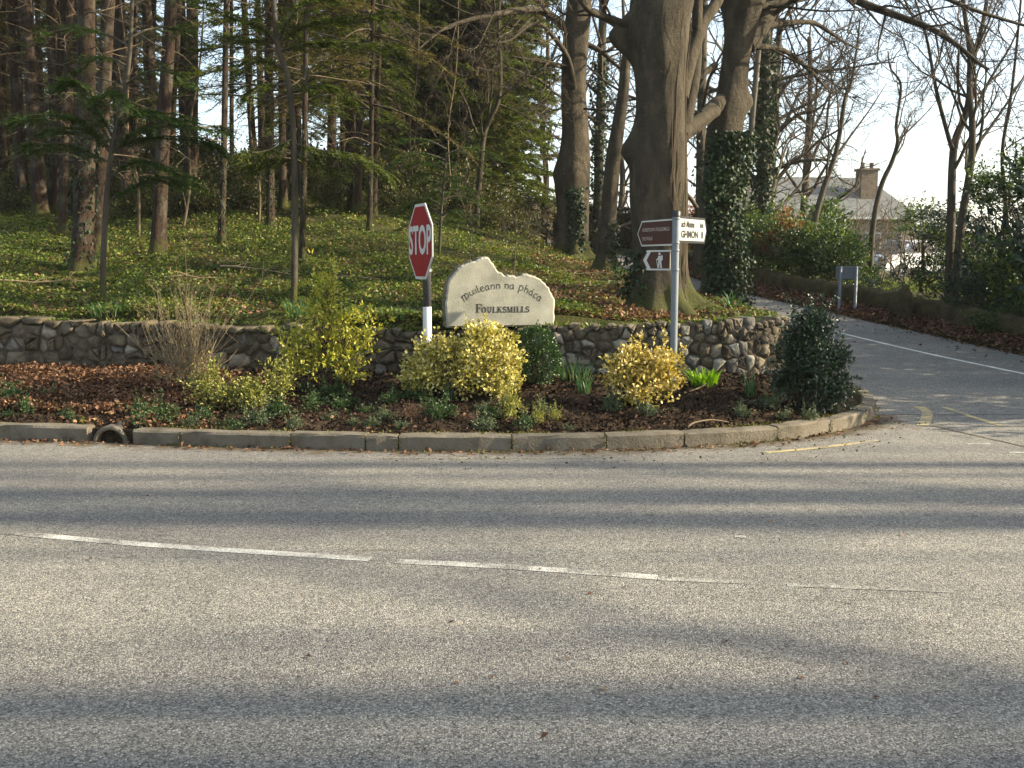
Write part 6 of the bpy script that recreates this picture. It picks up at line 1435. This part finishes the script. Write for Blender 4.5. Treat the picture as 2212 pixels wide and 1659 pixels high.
# clipped dark hedge across the bend
def hedge(label, p0, p1, h, w, seed, dens=1500, ls=1.0):
    rng = np.random.default_rng(seed); d = np.array(p1) - np.array(p0); ln = np.linalg.norm(d); d = d/ln; nn = np.array([-d[1], d[0]]); n = int(dens*ln*(h + w)/2)
    t_ = rng.random(n)*ln; face = rng.random(n); a = np.where(face < .62, np.where(rng.random(n) < .8, -w/2, w/2), rng.uniform(-w/2, w/2)); z = np.where(face < .62, rng.random(n)*h, h) + rng.normal(size=n)*.035; a = a + rng.normal(size=n)*.035
    org = np.array([*p0, h1(*p0)]); gz = H(p0[0] + d[0]*t_ + nn[0]*a, p0[1] + d[1]*t_ + nn[1]*a)
    P = np.stack([d[0]*t_ + nn[0]*a, d[1]*t_ + nn[1]*a, gz - org[2] + z], 1); V, F = leaf_arrays(P, rnd_dir(rng, n), rnd_dir(rng, n, .4), rng.uniform(.05, .09, n)*ls, rng.uniform(.03, .05, n)*ls, .2)
    o_ = thing('clipped_hedge', label, 'hedge', org); obj('foliage', np_mesh('foliage', V, F), M['hedge'], o_)
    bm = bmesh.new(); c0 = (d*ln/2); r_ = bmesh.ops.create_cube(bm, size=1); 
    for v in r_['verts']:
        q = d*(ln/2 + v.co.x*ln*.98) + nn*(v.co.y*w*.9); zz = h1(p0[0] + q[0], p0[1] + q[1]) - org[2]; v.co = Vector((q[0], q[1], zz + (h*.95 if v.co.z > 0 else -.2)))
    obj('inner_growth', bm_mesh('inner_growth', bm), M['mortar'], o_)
hedge('tall dark clipped hedge behind the bulging beech', (Xq(1126, 41.5), 41.5), (Xq(1205, 44), 44), 1.75, 1.0, 160)
hedge('long dark clipped hedge beyond the bend behind the beeches', (Xq(1215, 40), 41), (Xq(1395, 36), 36), 1.35, 1.0, 161)

hedge('distant hedgerow across the fields on the right', (9.0, 68.0), (60.0, 60.0), 2.6, 1.6, 162, 160, 2.6)
hedge('distant hedgerow beyond the bend of the side road', (-6.0, 92.0), (14.0, 88.0), 2.2, 1.6, 163, 120, 3.0)
for i, (u, y, ht, lab) in enumerate(((1712, 30, 3.4, 'tangle of bare twigs left of the house roof'), (1790, 33, 3.2, 'tangle of bare twigs before the middle of the house'), (1850, 29, 2.9, 'tangle of bare twigs before the house eaves'), (1930, 31, 3.0, 'tangle of bare twigs below the chimney'), (1975, 27, 2.4, 'tangle of bare twigs at the right end of the house'), (1620, 34, 3.6, 'tangle of bare twigs behind the laurels'))):
    x = Xq(u, y); t_ = thing('bare_thicket', lab, 'shrub', (x, y, h1(x, y)), 'bare twig thickets before the house'); rnd = random.Random(300 + i); tb = [Tubes(), Tubes()]
    for k in range(9):
        az = rnd.uniform(0, 6.28); grow(tb, rnd, Vector((rnd.gauss(0, .5), rnd.gauss(0, .4), -.1)), Vector((math.cos(az)*.35, math.sin(az)*.35, 1)), ht*rnd.uniform(.6, 1.05), .028, 1, TW)
    c_ = obj('stems', tb[0].build('stems'), M['deadwood'], t_); obj('twigs', tb[1].build('twigs'), M['deadwood'], c_)
rnd = random.Random(41)
for i, (u, v, L_, lab) in enumerate(((560, 590, 1.2, 'fallen branch on the woodland floor left of the slim dark trunk'), (760, 610, .9, 'fallen branch on the woodland floor behind the lime-yellow shrub'), (1290, 625, 1.3, 'fallen branch before the slimmer leaning beech'), (1250, 600, 1.0, 'fallen branch at the foot of the bulging beech'), (420, 610, .8, 'fallen branch right of the isolated thick trunk'), (90, 620, 1.1, 'fallen branch at the left edge of the wood'))):
    p = QG(u, v); a = rnd.uniform(-.6, .6); tb = Tubes(); pts_ = []
    for k in range(6):
        x, y = p.x + math.cos(a)*L_*(k/5 - .5), p.y + math.sin(a)*L_*(k/5 - .5) + rnd.gauss(0, .03); pts_.append(Vector((x, y, h1(x, y) + .05 + rnd.uniform(0, .03))))
    tb.add(pts_, list(np.linspace(.018, .007, 6)), 6)
    for k in range(4): q = pts_[rnd.randint(1, 4)]; d = Vector((rnd.gauss(0, 1), rnd.gauss(0, 1), .5)).normalized(); tb.add([q, q + d*.12, q + d*.25 + Vector((0, 0, -.03))], [.007, .005, .003], 4)
    tag(obj('fallen_branch', tb.build('fallen_branch'), M['drystem']), lab, 'branch', 'fallen branches in the wood')

# ------------------------------------------------------------------ house, car and rough stone on the right
hy = 58.0; hx_ = Xq(1850, hy); hz = h1(hx_, hy)
house = thing('house', 'stone house with a grey slate hipped roof behind the trees', 'house', (hx_, hy, hz), rot=(0, 0, R(8)))
W_, Dp = 11.0, 7.0; ez = Q(1850, 470, hy).z - hz; rz_ = Q(1850, 372, hy).z - hz
def wallbox(): return box_mesh('wall', (-1.6, Dp/2, ez/2), (W_ - .6, Dp - .6, ez), 0)
obj('wall', wallbox(), M['house_wall'], house)
x0, x1 = -1.6 - W_/2, -1.6 + W_/2 - .2
V = [(x0, -.1, ez), (x1, -.1, ez), (x1, Dp + .1, ez), (x0, Dp + .1, ez), (x0 + .2, Dp/2, rz_), (x1 - 1.6, Dp/2, rz_), (x0, -.1, ez - .14), (x1, -.1, ez - .14), (x1, Dp + .1, ez - .14), (x0, Dp + .1, ez - .14)]
F = [(0, 1, 5, 4), (1, 2, 5), (2, 3, 4, 5), (3, 0, 4), (6, 7, 1, 0), (7, 8, 2, 1), (8, 9, 3, 2), (9, 6, 0, 3), (9, 8, 7, 6)]
roof = obj('roof', pd_mesh('roof', V, F), M['slate'], house)
obj('gutter', box_mesh('gutter', ((x0 + x1)/2, -.2, ez - .05), (x1 - x0, .12, .12), .02), M['border_grey'], roof)
cxx = Q(1909, 400, hy).x - hx_ ; czt = Q(1904, 358, hy).z - hz
bm = bmesh.new(); box(bm, (cxx, 1.9, (czt + ez)/2), (1.05, .75, czt - ez), .02); box(bm, (cxx, 1.9, czt - .05), (1.2, .9, .14), .02); obj('chimney', bm_mesh('chimney', bm), M['brick'], roof)
for dx_ in (-.28, .28): obj('chimney_pot', lathe_mesh('chimney_pot', [(.13, 0), (.11, .2), (.14, .32), (.10, .36), (.08, .33)], 12), M['brick'], roof, loc=(cxx + dx_, 1.9, czt + .02))
for wx in (-5.2, -3.4, -1.0, .9, 2.2):
    w_ = obj('window', box_mesh('window', (wx, .26, ez*.55), (1.0, .10, 1.25), .01), M['border_grey'], house); obj('pane', box_mesh('pane', (wx, .20, ez*.55), (.86, .03, 1.1), 0), M['pane'], w_)
d_ = obj('door', box_mesh('door', (-2.2, .27, 1.0), (.95, .08, 2.0), .01), M['brown'], house); obj('handle', box_mesh('handle', (-1.85, .215, 1.0), (.04, .04, .12), .005), M['steel'], d_)

cyy = 40.0; cxq = Xq(1962, cyy)
car = thing('parked_car', 'white car roof showing above the shrubs by the house', 'car', (cxq, cyy, h1(cxq, cyy)), rot=(0, 0, R(20)))
prof_ = [(-2.0, .35), (-2.05, .75), (-1.9, .95), (-1.15, 1.05), (1.5, 1.05), (1.95, .95), (2.0, .6), (1.98, .35)]
obj('body', prism_mesh('body', prof_, -.85, .85, .05), M['carwhite'], car)
bm = bmesh.new(); a_ = [(-1.2, 1.04), (-.55, 1.58), (.75, 1.62), (1.5, 1.04)]
vv = [[bm.verts.new((x, s_*(.82 if z < 1.2 else .62), z)) for x, z in a_] for s_ in (-1, 1)]
bm.faces.new(vv[0]); bm.faces.new(vv[1][::-1])
for i in range(4): bm.faces.new((vv[0][i], vv[1][i], vv[1][(i+1) % 4], vv[0][(i+1) % 4]))
bmesh.ops.recalc_face_normals(bm, faces=bm.faces); bmesh.ops.bevel(bm, geom=list(bm.edges), offset=.06, segments=2, affect='EDGES'); obj('cabin', bm_mesh('cabin', bm, True), M['carwhite'], car)
for s_ in (-1, 1):
    obj('side_window', prism_mesh('side_window', [(-.85, 1.12), (-.45, 1.5), (.65, 1.52), (1.15, 1.12)], s_*.79 - .012, s_*.79 + .012), M['pane'], car)
    for x in (-1.25, 1.3):
        w_ = obj('wheel', lathe_mesh('wheel', [(.18, -.09), (.31, -.09), (.33, -.05), (.33, .05), (.31, .09), (.18, .09)], 20), M['tyre'], car, loc=(x, s_*.78, .33), rot=(R(90), 0, 0)); obj('rim', lathe_mesh('rim', [(0, .07), (.18, .08), (.18, -.08), (0, -.07)], 16), M['steel'], w_)
    obj('headlight', box_mesh('headlight', (-1.99, s_*.6, .78), (.1, .3, .12), .02), M['pane'], car)
ws = obj('windscreen', pd_mesh('windscreen', [(-1.13, -.68, 1.12), (-1.13, .68, 1.12), (-.64, .55, 1.53), (-.64, -.55, 1.53)], [(0, 1, 2, 3)]), M['pane'], car); ws.location = (-.03, 0, .02)

rsx = Xq(1948, 17.6); rsy = 17.6
bm = bmesh.new(); bmesh.ops.create_icosphere(bm, subdivisions=3, radius=1); rr_ = random.Random(5)
for v in bm.verts:
    q = v.co; f = 1 + .10*math.sin(4*q.x + 1) + .08*math.sin(5*q.y + 2*q.z) + rr_.uniform(-.03, .03); v.co = Vector((q.x*.2*f, q.y*.16*f, .2 + max(q.z, -.8)*.36*f*(1 if q.z < .5 else .9) + q.x*.05))
st_ = obj('standing_stone', bm_mesh('standing_stone', bm, True), M['moss_wall'], loc=(rsx, rsy, h1(rsx, rsy))); tag(st_, 'dark upright rough stone behind the low wall', 'stone')
hz_ = box_mesh('haze', (0, 1100, 14.5), (3700, 2900, 35), 0)
hm = bpy.data.materials.new('haze_air'); hm.use_nodes = True; hn = hm.node_tree.nodes
for n_ in list(hn):
    if n_.type != 'OUTPUT_MATERIAL': hn.remove(n_)
pv_ = hn.new('ShaderNodeVolumePrincipled'); pv_.inputs['Color'].default_value = (.93, .95, .97, 1); pv_.inputs['Density'].default_value = .00035; pv_.inputs['Anisotropy'].default_value = .2
hm.node_tree.links.new(pv_.outputs[0], hn['Material Output'].inputs['Volume'])
tag(obj('haze', hz_, hm), 'thin bright spring haze filling the air', 'haze', kind='stuff')
ORD = ['first', 'second', 'third', 'fourth', 'fifth', 'sixth', 'seventh', 'eighth', 'ninth', 'tenth', 'eleventh', 'twelfth', 'thirteenth', 'fourteenth', 'fifteenth', 'sixteenth', 'seventeenth', 'eighteenth', 'nineteenth', 'twentieth']
SHORT = [(8, 'leftmost trunk'), (44, 'straight brown trunk'), (114, 'slim left-hand trunk'), (178, 'thick grey trunk'), (212, 'sunlit reddish trunk'), (340, 'isolated thick trunk'), (478, 'slim trunk against the sky gap'), (584, 'ivy-footed trunk'), (636, 'slim dark young conifer'), (713, 'reddish trunk'), (771, 'dark trunk'), (803, 'slender sunlit pair'), (909, 'STOP sign'), (1000, 'carved stone'), (1080, 'dense cypresses')]
def relabel(group, head):
    '''labels by the nearest landmark in view and the order going back from the camera'''
    obs = [o for o in COL.objects if o.get('group') == group and o.parent is None]; cells = {}
    for o in obs:
        u = 1106 + o.location.x/o.location.y*FQ; nm = min(SHORT, key=lambda q: abs(q[0] - u)); side = 'left' if u < nm[0] else 'right'
        cells.setdefault((nm[1], side), []).append(o)
    for (nm, side), lst in cells.items():
        lst.sort(key=lambda o: o.location.y)
        for i, o in enumerate(lst): o['label'] = '%s %s of the %s%s' % (head, side, nm, '' if len(lst) == 1 else ', %s going back' % ORD[i])
def relabel_row(group, head, tail):
    obs = sorted([o for o in COL.objects if o.get('group') == group and o.parent is None], key=lambda o: o.location.x/o.location.y)
    for i, o in enumerate(obs): o['label'] = '%s, %s from the left %s' % (head, ORD[i], tail)
relabel('shaded trunks at the left', 'slim shaded conifer'); relabel('shaded trunks in the middle', 'slim shaded conifer'); relabel('bushy conifers at the back', 'tall bushy conifer'); relabel('bramble bushes of the undergrowth', 'low bramble bush')
relabel_row('low green bedding plants', 'low mid-green leafy plant', 'in the bed'); relabel_row('grey-green rosette plants', 'low grey-green rosette plant', 'in the bed'); relabel_row('heather clumps', 'low reddish heather clump', 'in the bed')
relabel_row('pale round-leaved plants', 'low pale round-leaved plant', 'in the bed'); relabel_row('ground cover clumps', 'low spreading green plant', 'in the bed'); relabel_row('yellow-green upright plants', 'small upright yellow-green plant', 'in the bed')
relabel_row('shrubs beyond the bend', 'brownish roadside shrub', 'beyond the bend'); relabel_row('evergreens beyond the right edge', 'evergreen bush shading the side road', 'beyond the right edge')
print('objects', len(bpy.data.objects), 'tris', sum(len(m.loops) - 2*len(m.polygons) for m in bpy.data.meshes))
